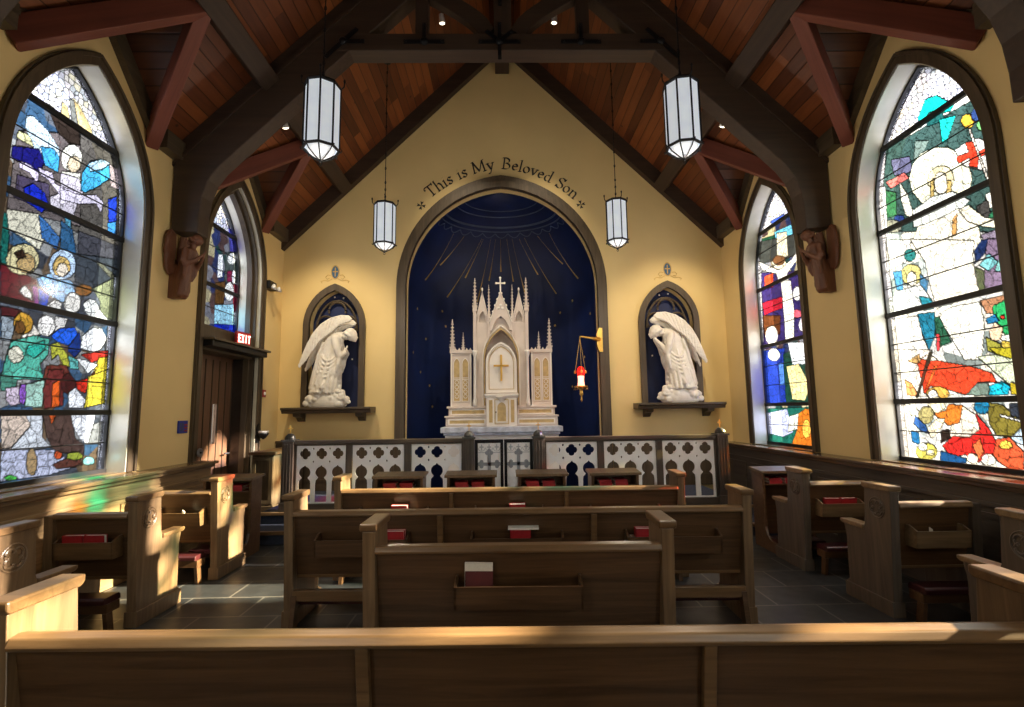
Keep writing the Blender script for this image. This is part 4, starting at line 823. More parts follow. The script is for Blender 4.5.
# rack books of the three-rack pew
zr = .548
for x, lab in ((-.955, 'left rack of the three-rack pew,'), (.93, 'right rack of the three-rack pew,')):
    for j in range(2 if x < 0 else 2):
        put('u', (x+.004*j, 3.838+.038*j-.028*x, zr+.002), (R(6), 0, ROT), 'red hymnal in the %s %s' % (lab, 'nearer' if j == 0 else 'behind'), 'red hymnals in the pew racks')
for j in range(2): put('u', (-.005, 3.835+.038*j, zr+.002), (R(6), 0, ROT), 'red hymnal in the middle rack of the three-rack pew, %s' % ('nearer' if j == 0 else 'behind'), 'red hymnals in the pew racks')
bm = B(); box(bm, 0, .23, 0, .13, 0, .012); s = obj('booklet', bm, 'pages'); s.location = (-.02, 3.825, zr+.168); s.rotation_euler.z = ROT; tag(s, 'white booklet lying on the hymnals in the middle rack of the three-rack pew', 'booklet')
bm = B(); box(bm, 0, .03, 0, .13, 0, .10); s = obj('booklet', bm, 'pages'); s.location = (.905, 3.815, zr); s.rotation_euler.z = ROT; tag(s, 'thin white booklet at the left end of the right rack of the three-rack pew', 'booklet')
for x, n in ((-1.13, 2), (.0, 2)):
    for j in range(n):
        put('u', (x, 4.868+.038*j-.028*x, zr+.002), (R(6), 0, ROT), 'red hymnal in the %s rack of the farthest long pew, %s' % ('left' if x < -1 else 'middle', 'nearer' if j == 0 else 'behind'), 'red hymnals in the pew racks')
# under the desk tops
for k, o_ in enumerate(desks):
    nm = ['leftmost centre prayer desk', 'second prayer desk from the left', 'third prayer desk from the left', 'rightmost centre prayer desk', 'left side prayer desk', 'right side prayer desk'][k]
    for j in range(2):
        put('l', (o_.location.x-.03+.185*j, o_.location.y+.195, .724), (0, 0, PI/2), 'lower red book inside the %s, %s' % (nm, 'left' if j == 0 else 'right'), 'red books under the prayer desk tops')
        put('l', (o_.location.x-.04+.19*j, o_.location.y+.197, .757), (0, 0, PI/2+R(2)), 'upper red book inside the %s, %s' % (nm, 'left' if j == 0 else 'right'), 'red books under the prayer desk tops')
# side pew racks
ry = lambda y: y-.095
for j in range(2): put('u', (cxL-.17+.16*j, ry(4.03)+.01, zr+.002), (R(6), 0, 0), 'red hymnal in the rack of the second-nearest left side pew, %s one' % ('left' if j == 0 else 'right'), 'hymnals in the side pew racks').scale = (1, 1, .95)
for j in range(2): put('u', (cxR-.17+.16*j, ry(5.02)+.01, zr+.002), (R(6), 0, 0), 'red hymnal in the rack of the third right side pew, %s one' % ('left' if j == 0 else 'right'), 'hymnals in the side pew racks').scale = (1, 1, .95)
for j in range(1): put('d', (cxR-.16, ry(3.91), zr), (0, 0, 0), 'dark maroon book lying in the rack of the second right side pew').scale = (1.3, .45, 1.3)
M['cream'] = flat('cream_paper', (.7, .66, .58), .8)
for x, y, lab in ((cxR-.10, 3.815, 'small folded white slip standing in the rack of the second right side pew'), (cxL+.03, 5.015, 'small white folded slip in the rack of the third left side pew')):
    bm = B(); prism(bm, [[(0, 0), (.035, 0), (.03, .12), (.01, .135)]], XZ, 0, .01); s = obj('paper_slip', bm, 'cream'); s.location = (x, y, zr); tag(s, lab, 'paper slip')
# ---------------------------------------------------------------- altar rail
RY, RZ = 6.92, .30
M['friezegrey'] = flat('pale_grey_metal', (.52, .54, .58), .4)
rail = empty('altar_rail', (0, RY, 0), 0, 'dark wooden altar rail with white pierced tracery panels across the chancel', 'altar rail')
def tracery(x0, x1, z0, z1):
    w = x1-x0; cw = w/3.03; holes = []; k = cw/.226
    xs = [x0+w/2+(i-1)*cw for i in range(3)]
    for cx in xs:
        holes.append(quatrefoil(cx, z1-.114, .078*k))
        hz = z1-.364; r = .080*k; pts = []
        for a in range(-55, 76, 13): pts.append((cx+r*cos(R(a)), hz+r*sin(R(a))))
        pts.append((cx, hz+r*1.28))
        for a in range(105, 236, 13): pts.append((cx+r*cos(R(a)), hz+r*sin(R(a))))
        pts += [(cx-.046*k, hz-.075), (cx-.078*k, hz-.11), (cx-.083*k, hz-.15), (cx-.083*k, z0+.02), (cx+.083*k, z0+.02), (cx+.083*k, hz-.15), (cx+.078*k, hz-.11), (cx+.046*k, hz-.075)]
        holes.append(pts)
    for i in range(2):
        mx = (xs[i]+xs[i+1])/2
        for zz in (z1-.047, z1-.222): holes.append([(mx+.013*cos(a), zz+.016*sin(a)) for a in [j*PI/4 for j in range(8)]])
    bm = B(); prism(bm, [[(x0, z0), (x1, z0), (x1, z1), (x0, z1)]]+holes, XZ, -.012, .012); return bm
panels = [(-2.87, -2.20), (-2.11, -1.415), (-1.31, -.62), (.53, 1.235), (1.33, 2.05), (2.13, 2.86)]
for a, b_ in panels: obj('tracery_panel', tracery(a, b_, RZ+.09, 1.168), 'white', rail, bev=.003)
def rpost(x):
    bm = B(); box(bm, x-.075, x+.075, -.075, .075, RZ+.004, 1.225); box(bm, x-.088, x+.088, -.088, .088, RZ+.004, RZ+.12)
    for s in (-1, 1):
        for q in (-.04, 0, .04): box(bm, x+q-.008, x+q+.008, s*.075, s*.084, RZ+.15, 1.19)
    obj('post', bm, 'rail_z', rail, bev=.004)
    bm = B(); box(bm, x-.09, x+.09, -.09, .09, 1.225, 1.25); lathe(bm, [(.07, 1.25), (.072, 1.27), (.06, 1.30), (.035, 1.325), (.008, 1.335)], (x, 0, 0), 16); c = obj('post_cap', bm, 'domecap', rail)
    bm = B(); box(bm, x-.006, x+.006, -.005, .005, 1.33, 1.44); box(bm, x-.032, x+.032, -.005, .005, 1.395, 1.407); obj('cap_cross', bm, 'gold', c)
M['domecap'] = flat('aged_metal_dome', (.10, .10, .095), .3, .7, var=.2)
for x in (-2.97, -.525, .43, 2.96): rpost(x)
for a, b_ in ((-2.90, -.60), (.505, 2.885)):
    bm = B(); box(bm, a, b_, -.055, .055, 1.185, 1.235); box(bm, a, b_, -.04, .04, 1.165, 1.19); obj('top_rail', bm, 'rail_x', rail, bev=.006) if 'rail_x' in M else None
    if 'rail_x' not in M:
        M['rail_x'] = wood('rail_oak_long', (.045, .034, .027), (.085, .064, .048), axis=0, rough=.45); obj('top_rail', bm, 'rail_x', rail, bev=.006)
    bm = B(); box(bm, a, b_, -.05, .05, RZ+.004, RZ+.095); obj('bottom_rail', bm, 'rail_x', rail, bev=.006)
for x in (-2.155, -1.3625, 1.2825, 2.09):
    bm = B(); box(bm, x-.045, x+.045, -.035, .035, RZ+.09, 1.17); obj('stile', bm, 'rail_z', rail, bev=.004)
for x in (-2.885, -.61, .515, 2.872):
    bm = B(); box(bm, x-.018, x+.018, -.03, .03, RZ+.09, 1.17); obj('stile', bm, 'rail_z', rail)
for side, (a, b_) in ((-1, (-.445, -.055)), (1, (-.045, .35))):
    g = empty('rail_gate', (0, RY, 0), 0, '%s leaf of the rail gate, white with a grey trefoil-ended cross' % ('left' if side < 0 else 'right'), 'gate')
    bm = B(); prism(bm, [[(a, RZ+.06), (b_, RZ+.06), (b_, 1.21), (a, 1.21)], [(a+.04, RZ+.12), (b_-.04, RZ+.12), (b_-.04, 1.165), (a+.04, 1.165)]], XZ, -.025, .025); obj('gate_frame', bm, 'black', g, bev=.004)
    bm = B(); box(bm, a+.04, b_-.04, -.008, .01, RZ+.12, 1.165); obj('gate_panel', bm, 'white', g)
    cx = (a+b_)/2; cz = .88; bm = B()
    box(bm, cx-.022, cx+.022, -.018, -.008, cz-.36, cz+.15); box(bm, cx-.11, cx+.11, -.018, -.008, cz-.022, cz+.022)
    for ex_, ez, ax in ((0, .15, 0), (0, -.36, 0), (-.105, 0, 1), (.105, 0, 1)):
        s = 1 if (ex_+ez) > 0 else -1
        for q in ((0, s*.03) if not ax else (s*.03, 0), (-.03, 0) if not ax else (0, -.03), (.03, 0) if not ax else (0, .03)):
            c = (cx+ex_+q[0], cz+ez+q[1]); prism(bm, [[(c[0]+.027*cos(t*PI/6), c[1]+.027*sin(t*PI/6)) for t in range(12)]], XZ, -.0185, -.008)
    obj('cross', bm, 'crossgrey', g)
    bm = B(); box(bm, a+.045, b_-.045, -.014, -.008, 1.03, 1.04)
    for q in range(3):
        qx = a+.04+(b_-a-.08)*(q+.5)/3; box(bm, qx-.008, qx+.008, -.014, -.008, 1.065, 1.145); box(bm, qx-.028, qx+.028, -.014, -.008, 1.10, 1.118); torus(bm, (qx, -.010, 1.10), .047, .004, 12, 5, PI, 2*PI)
    obj('frieze', bm, 'friezegrey', g)

# ---------------------------------------------------------------- altar
AX = -.08
al = empty('high_altar', (AX, 8.95, 0), 0, 'tall cream gothic altar with pinnacles, gilded panels and a gold cross on its white throne', 'altar')
def ab(name, x0, x1, y0, y1, z0, z1, m, bev=.006): bm = B(); box(bm, x0, x1, y0, y1, z0, z1); return obj(name, bm, m, al, bev=bev)
ab('frontal', -.98, .98, -.30, .45, RZ, 1.20, 'altar_white')
bm = B(); box(bm, -1.045, 1.045, -.42, .45, 1.235, 1.33); box(bm, -1.0, 1.0, -.38, .45, 1.19, 1.235); obj('mensa', bm, 'greymarble', al, bev=.01)
bm = B(); box(bm, -.99, .99, -.12, .45, 1.33, 1.49); box(bm, -1.01, 1.01, -.14, .45, 1.49, 1.52); obj('gradine', bm, 'altar', al, bev=.006)
bm = B(); box(bm, -.95, .95, -.02, .45, 1.52, 1.65); box(bm, -.98, .98, -.05, .45, 1.65, 1.69); obj('gradine', bm, 'altar', al, bev=.006)
for s in (-1, 1):
    for x0, x1, z0, z1, y in ((.30, .93, 1.375, 1.455, -.12), (.30, .90, 1.545, 1.63, -.02)):
        bm = B(); a, b_ = sorted((s*x0, s*x1)); box(bm, a, b_, y-.006, y, z0, z1); o = obj('gilt_band', bm, 'altar_gold', al)
        bm = B(); prism(bm, [[(a-.015, z0-.012), (b_+.015, z0-.012), (b_+.015, z1+.012), (a-.015, z1+.012)], [(a+.01, z0+.012), (b_-.01, z0+.012), (b_-.01, z1-.012), (a+.01, z1-.012)]], XZ, y-.012, y); obj('band_frame', bm, 'altar_white', al)
def pinnacle(x, y, z0, z1, r, base=True, mat='altar'):
    """square shaft end, crocketed spire with finial"""
    bm = B(); L = z1-z0
    if base: box(bm, x-r, x+r, y-r, y+r, z0-.02, z0+.10*L); box(bm, x-r*1.25, x+r*1.25, y-r*1.25, y+r*1.25, z0+.08*L, z0+.12*L)
    zs0 = z0+(.12*L if base else 0)
    lathe(bm, [(r*.95, zs0), (r*.18, z1-.05)], (x, y, 0), 4, PI/4)
    n = max(3, int(L/.075))
    for i in range(n):
        q = (i+.6)/n; zz = zs0+(z1-.06-zs0)*q; rr = r*(.95-.77*q)
        for k in range(4):
            a = k*PI/2; ball(bm, (x+(rr+.006)*cos(a), y+(rr+.006)*sin(a), zz), r*.27, r*.27, r*.33, seg=6)
    ball(bm, (x, y, z1-.045), r*.42, r*.42, r*.3, seg=8); ball(bm, (x, y, z1-.015), r*.2, r*.2, .025, seg=8)
    obj('pinnacle', bm, mat, al)
def lancet(name, cx, hw, z0, zs, za, y0, y1, m, fr=None, par=None):
    bm = B(); prism(bm, [arch(cx, hw, zs, za, z0, 8)], XZ, y0, y1); o = obj(name, bm, m, par or al)
    if fr:
        bm = B(); prism(bm, [arch(cx, hw+fr, zs, za+fr*1.3, z0-fr, 8), arch(cx, hw, zs, za, z0, 8)], XZ, y0-.012, y1); obj('moulding', bm, 'altar_white', o if not par else par)
    return o
for s in (-1, 1):          # wings
    cx = s*.735
    bm = B(); box(bm, cx-.185, cx+.185, .10, .40, 1.69, 2.66); box(bm, cx-.175-.01, cx+.185, .085, .10, 1.69, 1.75); obj('wing', bm, 'altar', al, bev=.005)
    bm = B(); box(bm, cx-.205, cx+.205, .075, .42, 2.66, 2.72)
    for k in range(6):
        xx = cx-.17+.068*k; prism(bm, [[(xx-.022, 2.72), (xx+.022, 2.72), (xx, 2.765)]], XZ, .10, .13)
    obj('wing_cornice', bm, 'altar', al, bev=.004)
    for q in (-1, 1):
        l = lancet('wing_panel', cx+q*.078, .052, 1.79, 2.46, 2.56, .092, .10, 'altar_gold', .012)
        bm = B()
        for k in range(4): torus(bm, (cx+q*.078, .09, 1.87+.085*k), .034, .006, 10, 5)
        for zz in (2.17, 2.20): box(bm, cx+q*.078-.05, cx+q*.078+.05, .084, .092, zz, zz+.012)
        obj('panel_tracery', bm, 'altar_white', al)
    for e in (-1, 1):
        bm = B(); box(bm, cx+e*.175-.014, cx+e*.175+.014, .075, .1, 1.69, 2.66); obj('pilaster', bm, 'altar_white', al)
    pinnacle(s*.90, .16, 2.72, 3.30, .042); pinnacle(s*.70, .16, 2.74, 3.05, .026)
# tower
bm = B(); prism(bm, [[(-.46, 1.69), (.46, 1.69), (.46, 3.22), (.20, 3.22), (.20, 3.3), (-.20, 3.3), (-.20, 3.22), (-.46, 3.22)], arch(0, .30, 2.55, 3.08, 1.70, 10)], XZ, .05, .40); obj('tower', bm, 'altar', al, bev=.004)
bm = B(); box(bm, -.46, .46, .36, .40, 1.69, 3.2); obj('niche_back', bm, 'altar', al)
for k_, (hw_, za_) in enumerate(((.345, 3.17), (.315, 3.11))):
    bm = B(); band(bm, arch(0, hw_, 2.55, za_, 1.70, 12), arch(0, hw_-.02, 2.55, za_-.03, 1.70, 12), XZ, .02-.01*k_, .06); obj('arch_moulding', bm, 'altar_white' if k_ == 0 else 'altar_gold', al)
for s in (-1, 1):
    bm = B(); box(bm, s*.475-.03, s*.475+.03, .0, .2, 1.69, 3.45); box(bm, s*.475-.042, s*.475+.042, -.012, .2, 3.42, 3.47); box(bm, s*.475-.042, s*.475+.042, -.012, .2, 1.69, 1.80); obj('buttress', bm, 'altar', al, bev=.004)
    bm = B(); lathe(bm, [(.045, 1.69), (.045, 1.74), (.022, 1.86), (.020, 2.55), (.030, 2.58), (.05, 2.66), (.05, 2.69)], (s*.475, -.04, 0), 10); obj('colonnette', bm, 'altar_white', al, smooth=True)
    pinnacle(s*.475, .08, 3.47, 4.06, .040); pinnacle(s*.215, .03, 3.30, 3.92, .026)
    bm = B(); box(bm, s*.215-.02, s*.215+.02, .0, .1, 2.98, 3.30); prism(bm, [[(s*.215-.02, 2.98), (s*.215+.02, 2.98), (s*.215, 2.92)]], XZ, .0, .1); obj('pendant_shaft', bm, 'altar', al)
    # side gables
    f = lambda u, v, d, s=s: (s*u, d, v)
    bm = B(); prism(bm, [[(.235, 3.2), (.44, 3.2), (.44, 3.35), (.338, 3.80), (.235, 3.35)], [(.275, 3.22), (.40, 3.22), (.395, 3.34), (.338, 3.44), (.281, 3.34)]], f, .06, .16); prism(bm, [[(.24, 3.18), (.43, 3.18), (.43, 3.34), (.338, 3.70), (.24, 3.34)]], f, .12, .17); obj('side_gable', bm, 'altar', al, bev=.003)
    bm = B(); tube(bm, [(s*.235, .05, 3.33), (s*.338, .05, 3.81), (s*.44, .05, 3.33)], .010, 6); ball(bm, (s*.338, .05, 3.84), .018, .018, .035); obj('gable_coping', bm, 'altar_white', al)
bm = B(); prism(bm, [[(-.20, 3.06), (-.20, 3.24), (0, 3.78), (.20, 3.24), (.20, 3.06), (.155, 3.06), (.14, 3.14), (.08, 3.26), (0, 3.33), (-.08, 3.26), (-.14, 3.14), (-.155, 3.06)]], XZ, -.01, .10); obj('centre_gable', bm, 'altar', al, bev=.004)
bm = B(); tube(bm, [(-.20, -.015, 3.22), (0, -.015, 3.79), (.20, -.015, 3.22)], .013, 6)
for k in range(5):
    q = (k+.5)/5
    for s in (-1, 1): ball(bm, (s*.21*(1-q), -.015, 3.24+.57*q), .017, .017, .02, seg=6)
obj('gable_coping', bm, 'altar_white', al)
bm = B()
for cx, cz in ((0, 3.53), (-.035, 3.475), (.035, 3.475)): ball(bm, (cx, -.014, cz), .026, .008, .026, seg=8)
obj('trefoil', bm, 'altar_white', al)
bm = B(); box(bm, -.012, .012, .0, .02, 3.77, 4.05); box(bm, -.075, .075, .0, .02, 3.935, 3.96)
for cx, cz in ((0, 4.05), (-.075, 3.948), (.075, 3.948)): ball(bm, (cx, .01, cz), .022, .012, .022, seg=8)
obj('top_cross', bm, 'altar_white', al)
# throne panel and tabernacle
lancet('throne_panel', 0, .27, 1.93, 2.45, 2.82, -.10, -.05, 'altar_white')
bm = B(); prism(bm, [arch(0, .275, 2.45, 2.83, 1.92, 12), arch(0, .25, 2.45, 2.79, 1.95, 12)], XZ, -.125, -.10); obj('throne_moulding', bm, 'altar_white', al, bev=.003)
bm = B(); prism(bm, [arch(0, .225, 2.45, 2.755, 1.98, 12), arch(0, .213, 2.45, 2.738, 1.99, 12)], XZ, -.108, -.10); obj('gilt_line', bm, 'altar_gold', al)
bm = B(); box(bm, -.018, .018, -.14, -.115, 2.13, 2.60); box(bm, -.135, .135, -.14, -.115, 2.385, 2.42); obj('gold_cross', bm, 'gold', al, bev=.003)
bm = B(); xsweep(bm, [(-.26, 1.90), (-.05, 1.90), (-.05, 1.83), (-.22, 1.83), (-.26, 1.87)], -.30, .30); lathe(bm, [(.04, 1.76), (.12, 1.84)], (0, -.20, 0), 12); obj('tabernacle_cornice', bm, 'altar_white', al, bev=.005)
bm = B(); box(bm, -.265, .265, -.24, .0, 1.33, 1.83); obj('tabernacle', bm, 'altar_white', al, bev=.006)
lancet('tabernacle_door', 0, .075, 1.42, 1.66, 1.75, -.256, -.24, 'altar_gold', .014)
bm = B(); prism(bm, [[(-.125, 1.37), (.125, 1.37), (.125, 1.80), (-.125, 1.80)], [(-.112, 1.383), (.112, 1.383), (.112, 1.787), (-.112, 1.787)]], XZ, -.252, -.24); obj('door_frame', bm, 'altar_gold', al)
for s in (-1, 1):
    bm = B(); box(bm, s*.19-.03, s*.19+.03, -.248, -.24, 1.40, 1.79); obj('gilt_pilaster', bm, 'altar_gold', al)
bm = B(); ball(bm, (-.10, -.258, 1.58), .012); obj('door_knob', bm, 'black', al)

# ---------------------------------------------------------------- statues and carvings
def blob(name, bm, mat, parent, vox, smooth=2, noise=0.):
    o = obj(name, bm, mat, parent, smooth=True)
    r_ = o.modifiers.new('remesh', 'REMESH'); r_.mode = 'VOXEL'; r_.voxel_size = vox; r_.use_smooth_shade = True
    s = o.modifiers.new('smooth', 'SMOOTH'); s.factor = .5; s.iterations = smooth
    return o
def limb(bm, pts, rad, n=10):
    tube(bm, pts, 0, n, rad=rad)
    for p, r_ in zip(pts, rad): ball(bm, p, r_, seg=10)
def squash(bm, n0, sy):
    bm.verts.ensure_lookup_table()
    for v in list(bm.verts)[n0:]: v.co.y *= sy
def wing(parent, pts_lead, pts_trail, y, tilt, mat, vox=.0095, th=.035):
    """lead and trail edges matched point by point: coverts near the leading edge, long feathers behind"""
    bm = B(); n = len(pts_lead)
    P3 = lambda p: Vector((p[0], y+tilt*(p[1]-1.2), p[1]))
    prism(bm, [pts_lead+pts_trail[::-1]], lambda u, v, d: (u, y+d+tilt*(v-1.2), v), -th*.25, th*.25)
    Lp = [P3(p) for p in pts_lead]; Tp = [P3(p) for p in pts_trail]
    tube(bm, Lp, th*.55, 8, rad=[th*.25]+[th*.62]*(n-2)+[th*.4])
    at = lambda L_, s: L_[min(int(s), n-2)].lerp(L_[min(int(s), n-2)+1], s-min(int(s), n-2))
    m_ = 17
    for i in range(m_):
        s0 = (n-1)*(i+.5)/m_; s1 = max(0, s0-1.15)
        a = at(Lp, s0); b_ = at(Tp, s1)
        for sy in (-1, 1):
            o_ = Vector((0, sy*th*.26, 0)); limb(bm, [a.lerp(b_, .35)+o_, a.lerp(b_, .72)+o_, b_+o_*.4], [th*.26, th*.34, th*.20], 6)
            for q in (.12, .24, .36, .47):       # rows of short coverts
                c = a.lerp(b_, q); ball(bm, c+Vector((0, sy*th*.42, 0)), .022, .011, .028, seg=7)
    return blob('wing', bm, mat, parent, vox, 0)
def statue(x, label, flip, chin):
    t = empty('angel_statue', (x, D-.13, 1.702), 0, label, 'statue'); mt = 'marble'
    k = -1 if flip else 1
    bm = B()
    rg = random.Random(4)
    ball(bm, (.02, -.01, .10), .35, .145, .19, seg=20)
    for i in range(46):
        a = rg.uniform(-.33, .36); e = math.sqrt(max(0, 1-(a/.42)**2)); ball(bm, (a, rg.choice((-1, -1, -1, 1))*rg.uniform(.08, .13)*e, rg.uniform(.05, .10+.22*e)), rg.uniform(.045, .075), rg.uniform(.03, .05), rg.uniform(.04, .06), seg=10)
    n0 = len(bm.verts)
    prof = [(-.04, .24, .225), (-.035, .32, .235), (-.015, .48, .215), (.025, .66, .19), (.05, .82, .172), (.06, .98, .165), (.11, 1.14, .155), (.19, 1.25, .10)]
    tube(bm, [(x_, 0, z_) for x_, z_, r_ in prof], 0, 24, rad=[r_ for x_, z_, r_ in prof])
    squash(bm, n0, .68)
    def surf(a, z, off=0.):
        for (x0, z0, r0), (x1, z1, r1) in zip(prof, prof[1:]):
            if z <= z1 or z1 == prof[-1][1]:
                q = max(0, min(1, (z-z0)/(z1-z0))); c = x0+(x1-x0)*q; r_ = r0+(r1-r0)*q+off; return Vector((c+r_*sin(a), -r_*.68*cos(a), z))
    ball(bm, (.15, 0, 1.18), .12, .13, .11); ball(bm, (.12, -.02, .60), .13, .13, .17)      # shoulders, bent knee
    limb(bm, [(.20, 0, 1.24), (.33, -.01, 1.25)], [.06, .055])
    ball(bm, (.40, -.015, 1.235), .098, .082, .105); ball(bm, (.435, -.015, 1.185), .06, .055, .065)      # skull, jaw
    ball(bm, (.497, -.015, 1.19), .018, .014, .022); ball(bm, (.475, -.015, 1.155), .022, .025, .012); ball(bm, (.462, -.015, 1.13), .022, .022, .018)
    for s in (-1, 1): ball(bm, (.475, -.015+s*.032, 1.222), .018, .016, .008)
    for i in range(17):                 # long folds falling to the hem
        a = -2.2+4.4*i/16+rg.uniform(-.06, .06); z1 = rg.uniform(.60, .92); w_ = rg.uniform(-.12, .12)
        limb(bm, [surf(a+w_*(1-q)*1.5, .25+(z1-.25)*q, .012) for q in (0, .2, .4, .6, .8, 1)], [.033, .031, .028, .024, .017, .008], 7)
    for i in range(5):                  # swags across the lap
        zc = .50+.10*i; a0, a1 = -1.25, 1.15
        limb(bm, [surf(a0+(a1-a0)*q, zc+.26*(2*q-1)**2-.03*i, .018) for q in [k_/9 for k_ in range(10)]], [.010]+[.019]*8+[.010], 7)
    limb(bm, [(-.06, -.08, 1.08), (-.13, -.09, .88), (-.20, -.07, .6), (-.26, -.04, .34)], [.03, .034, .038, .04], 8)
    hz, hx = (1.10, .40) if chin else (.98, .30)
    for s in (-1, 1):
        limb(bm, [(.15, s*.11, 1.16), (.20, s*.145, .98), (.235, s*.13, .86)], [.065, .062, .055])
        limb(bm, [(.235, s*.13, .86), (.30, s*.07, (.86+hz)/2), (hx, s*.025-.01, hz)], [.055, .042, .028])
        limb(bm, [(.235, s*.13, .87), (.22, s*.14, .72), (.20, s*.135, .60)], [.045, .04, .018])            # hanging sleeve
        for q in range(4): limb(bm, [(hx, s*.02-.01, hz), (hx+.012+.004*q, s*.012-.01, hz+.04), (hx+.02+.006*q, s*.008-.01, hz+.078-.008*abs(q-1))], [.011, .010, .007], 5)
        limb(bm, [(hx-.01, s*.02-.01, hz), (hx-.028, s*.015-.01, hz+.045)], [.011, .007], 5)
    if flip:
        for v in bm.verts: v.co.x *= -1
    blob('figure', bm, mt, t, .0095, 1)
    bm = B(); ball(bm, (.375, -.015, 1.275), .098, .093, .09); ball(bm, (.31, -.015, 1.235), .07, .075, .085); limb(bm, [(.35, -.015, 1.33), (.46, -.015, 1.30)], [.03, .022])
    for i in range(16):
        a = 2*PI*i/16; ball(bm, (.345+.075*cos(a), -.015+.085*sin(a), 1.24+.03*sin(2*a)), .026)
    for i in range(6): ball(bm, (.27-.01*i, -.07+.022*i, 1.20-.01*i), .028)
    if flip:
        for v in bm.verts: v.co.x *= -1
    blob('hair', bm, mt, t, .012, 0)
    lead = [(-.45, .68), (-.39, .86), (-.31, 1.08), (-.22, 1.26), (-.10, 1.41), (.05, 1.51), (.22, 1.56), (.36, 1.55), (.42, 1.50)]
    trail = [(-.43, .67), (-.32, .80), (-.22, .97), (-.13, 1.11), (-.03, 1.20), (.08, 1.28), (.17, 1.38), (.29, 1.43), (.40, 1.46)]
    if flip: lead = [(-a, b_) for a, b_ in lead]; trail = [(-a, b_) for a, b_ in trail]
    wing(t, lead, trail, -.10, .05, mt)
    l2 = [(a+k*.03, b_-.05) for a, b_ in lead]; t2 = [(a+k*.03, b_-.05) for a, b_ in trail]
    wing(t, l2, t2, .075, -.02, mt)
    for o in t.children: pass
    return t
statue(SNX[0]-.06, 'white marble angel on the left shelf, head bowed to the right, wing swept up', False, False)
statue(SNX[1]+.10, 'white marble angel on the right shelf, bowed to the left with hands at its chin', True, True)
for k, x in enumerate((-3.0, 2.96)):
    t = empty('statue_shelf', (x, D, 1.70), 0, 'dark wooden bracket shelf under the %s marble angel' % ('left' if k == 0 else 'right'), 'shelf')
    bm = B(); xsweep(bm, [(0, 0), (-.38, 0), (-.38, -.035), (-.34, -.05), (-.32, -.10), (0, -.10)], -.74, .74); obj('shelf_board', bm, 'trim_x', t, bev=.006)
    for s in (-.52, .52):
        bm = B(); prism(bm, [[(0, -.10), (-.26, -.10), (-.24, -.15), (-.12, -.17), (-.05, -.23), (0, -.24)]], YZ, s-.06, s+.06); obj('bracket', bm, 'trim_z', t, bev=.005)
def corbel_angel(side, label):
    t = empty('carved_angel', (side*(W-.002), 5.76, 2.96), 0 if side < 0 else PI, label, 'carving')
    bm = B()
    limb(bm, [(.10, 0, .06), (.12, 0, .25), (.16, 0, .42), (.20, 0, .55)], [.060, .078, .078, .070]); prism(bm, [[(0, 0), (.16, .0), (.20, .08), (.2, .2), (0, .5)]], lambda u, v, d: (u, d, v), -.05, .05)
    ball(bm, (.21, 0, .565), .060, .088, .05); limb(bm, [(.22, 0, .60), (.25, 0, .66)], [.035, .035]); ball(bm, (.285, 0, .70), .058, .050, .064); ball(bm, (.342, 0, .69), .012, .01, .015)
    for s in (-1, 1):
        limb(bm, [(.20, s*.09, .56), (.20, s*.115, .44), (.22, s*.10, .39)], [.04, .042, .038]); limb(bm, [(.22, s*.10, .39), (.30, s*.05, .45), (.355, s*.012, .52)], [.034, .024, .016])
        for q in range(4): limb(bm, [(.355, s*.010, .52), (.368+.004*q, s*.006, .55), (.378+.005*q, s*.004, .58)], [.008, .007, .005], 5)
        limb(bm, [(.22, s*.09, .40), (.21, s*.09, .30), (.19, s*.08, .22)], [.03, .022, .008])
    for i in range(9):
        a = -1.3+2.6*i/8; limb(bm, [(.165+.06*cos(a), .065*sin(a), .40), (.11+.072*cos(a), .075*sin(a), .04)], [.010, .017], 5)
    blob('figure', bm, 'carved', t, .0095, 1)
    bm = B(); ball(bm, (.27, 0, .722), .060, .058, .055)
    for i in range(14):
        a = 2*PI*i/14; ball(bm, (.245+.045*cos(a), .058*sin(a), .70+.02*cos(3*a)), .022, seg=8)
    for i in range(5): ball(bm, (.20, -.04+.02*i, .655), .022, seg=8)
    blob('hair', bm, 'carved', t, .009, 0)
    for s in (-1, 1):
        bm = B(); lead = [(.03, .30), (.11, .255), (.16, .30), (.19, .40), (.205, .55), (.20, .68), (.17, .77), (.12, .80), (.06, .74), (.03, .6)]
        prism(bm, [lead], lambda u, v, d, s=s: (d, s*u, v), .02, .05)
        for i in range(7):
            q = i/6; limb(bm, [(.05, s*(.05+.12*q), .76-.04*q), (.055, s*(.055+.125*q), .55), (.045, s*(.05+.10*q), .30+.03*q)], [.013, .016, .010], 6)
        tube(bm, [(.045, s*.04, .62), (.05, s*.08, .76), (.05, s*.13, .79), (.05, s*.19, .70), (.045, s*.205, .5)], .018, 7)
        blob('wing', bm, 'carved', t, .009, 1)
corbel_angel(-1, 'carved brown wooden angel praying under the truss post on the left wall')
corbel_angel(1, 'carved brown wooden angel praying under the truss post on the right wall')

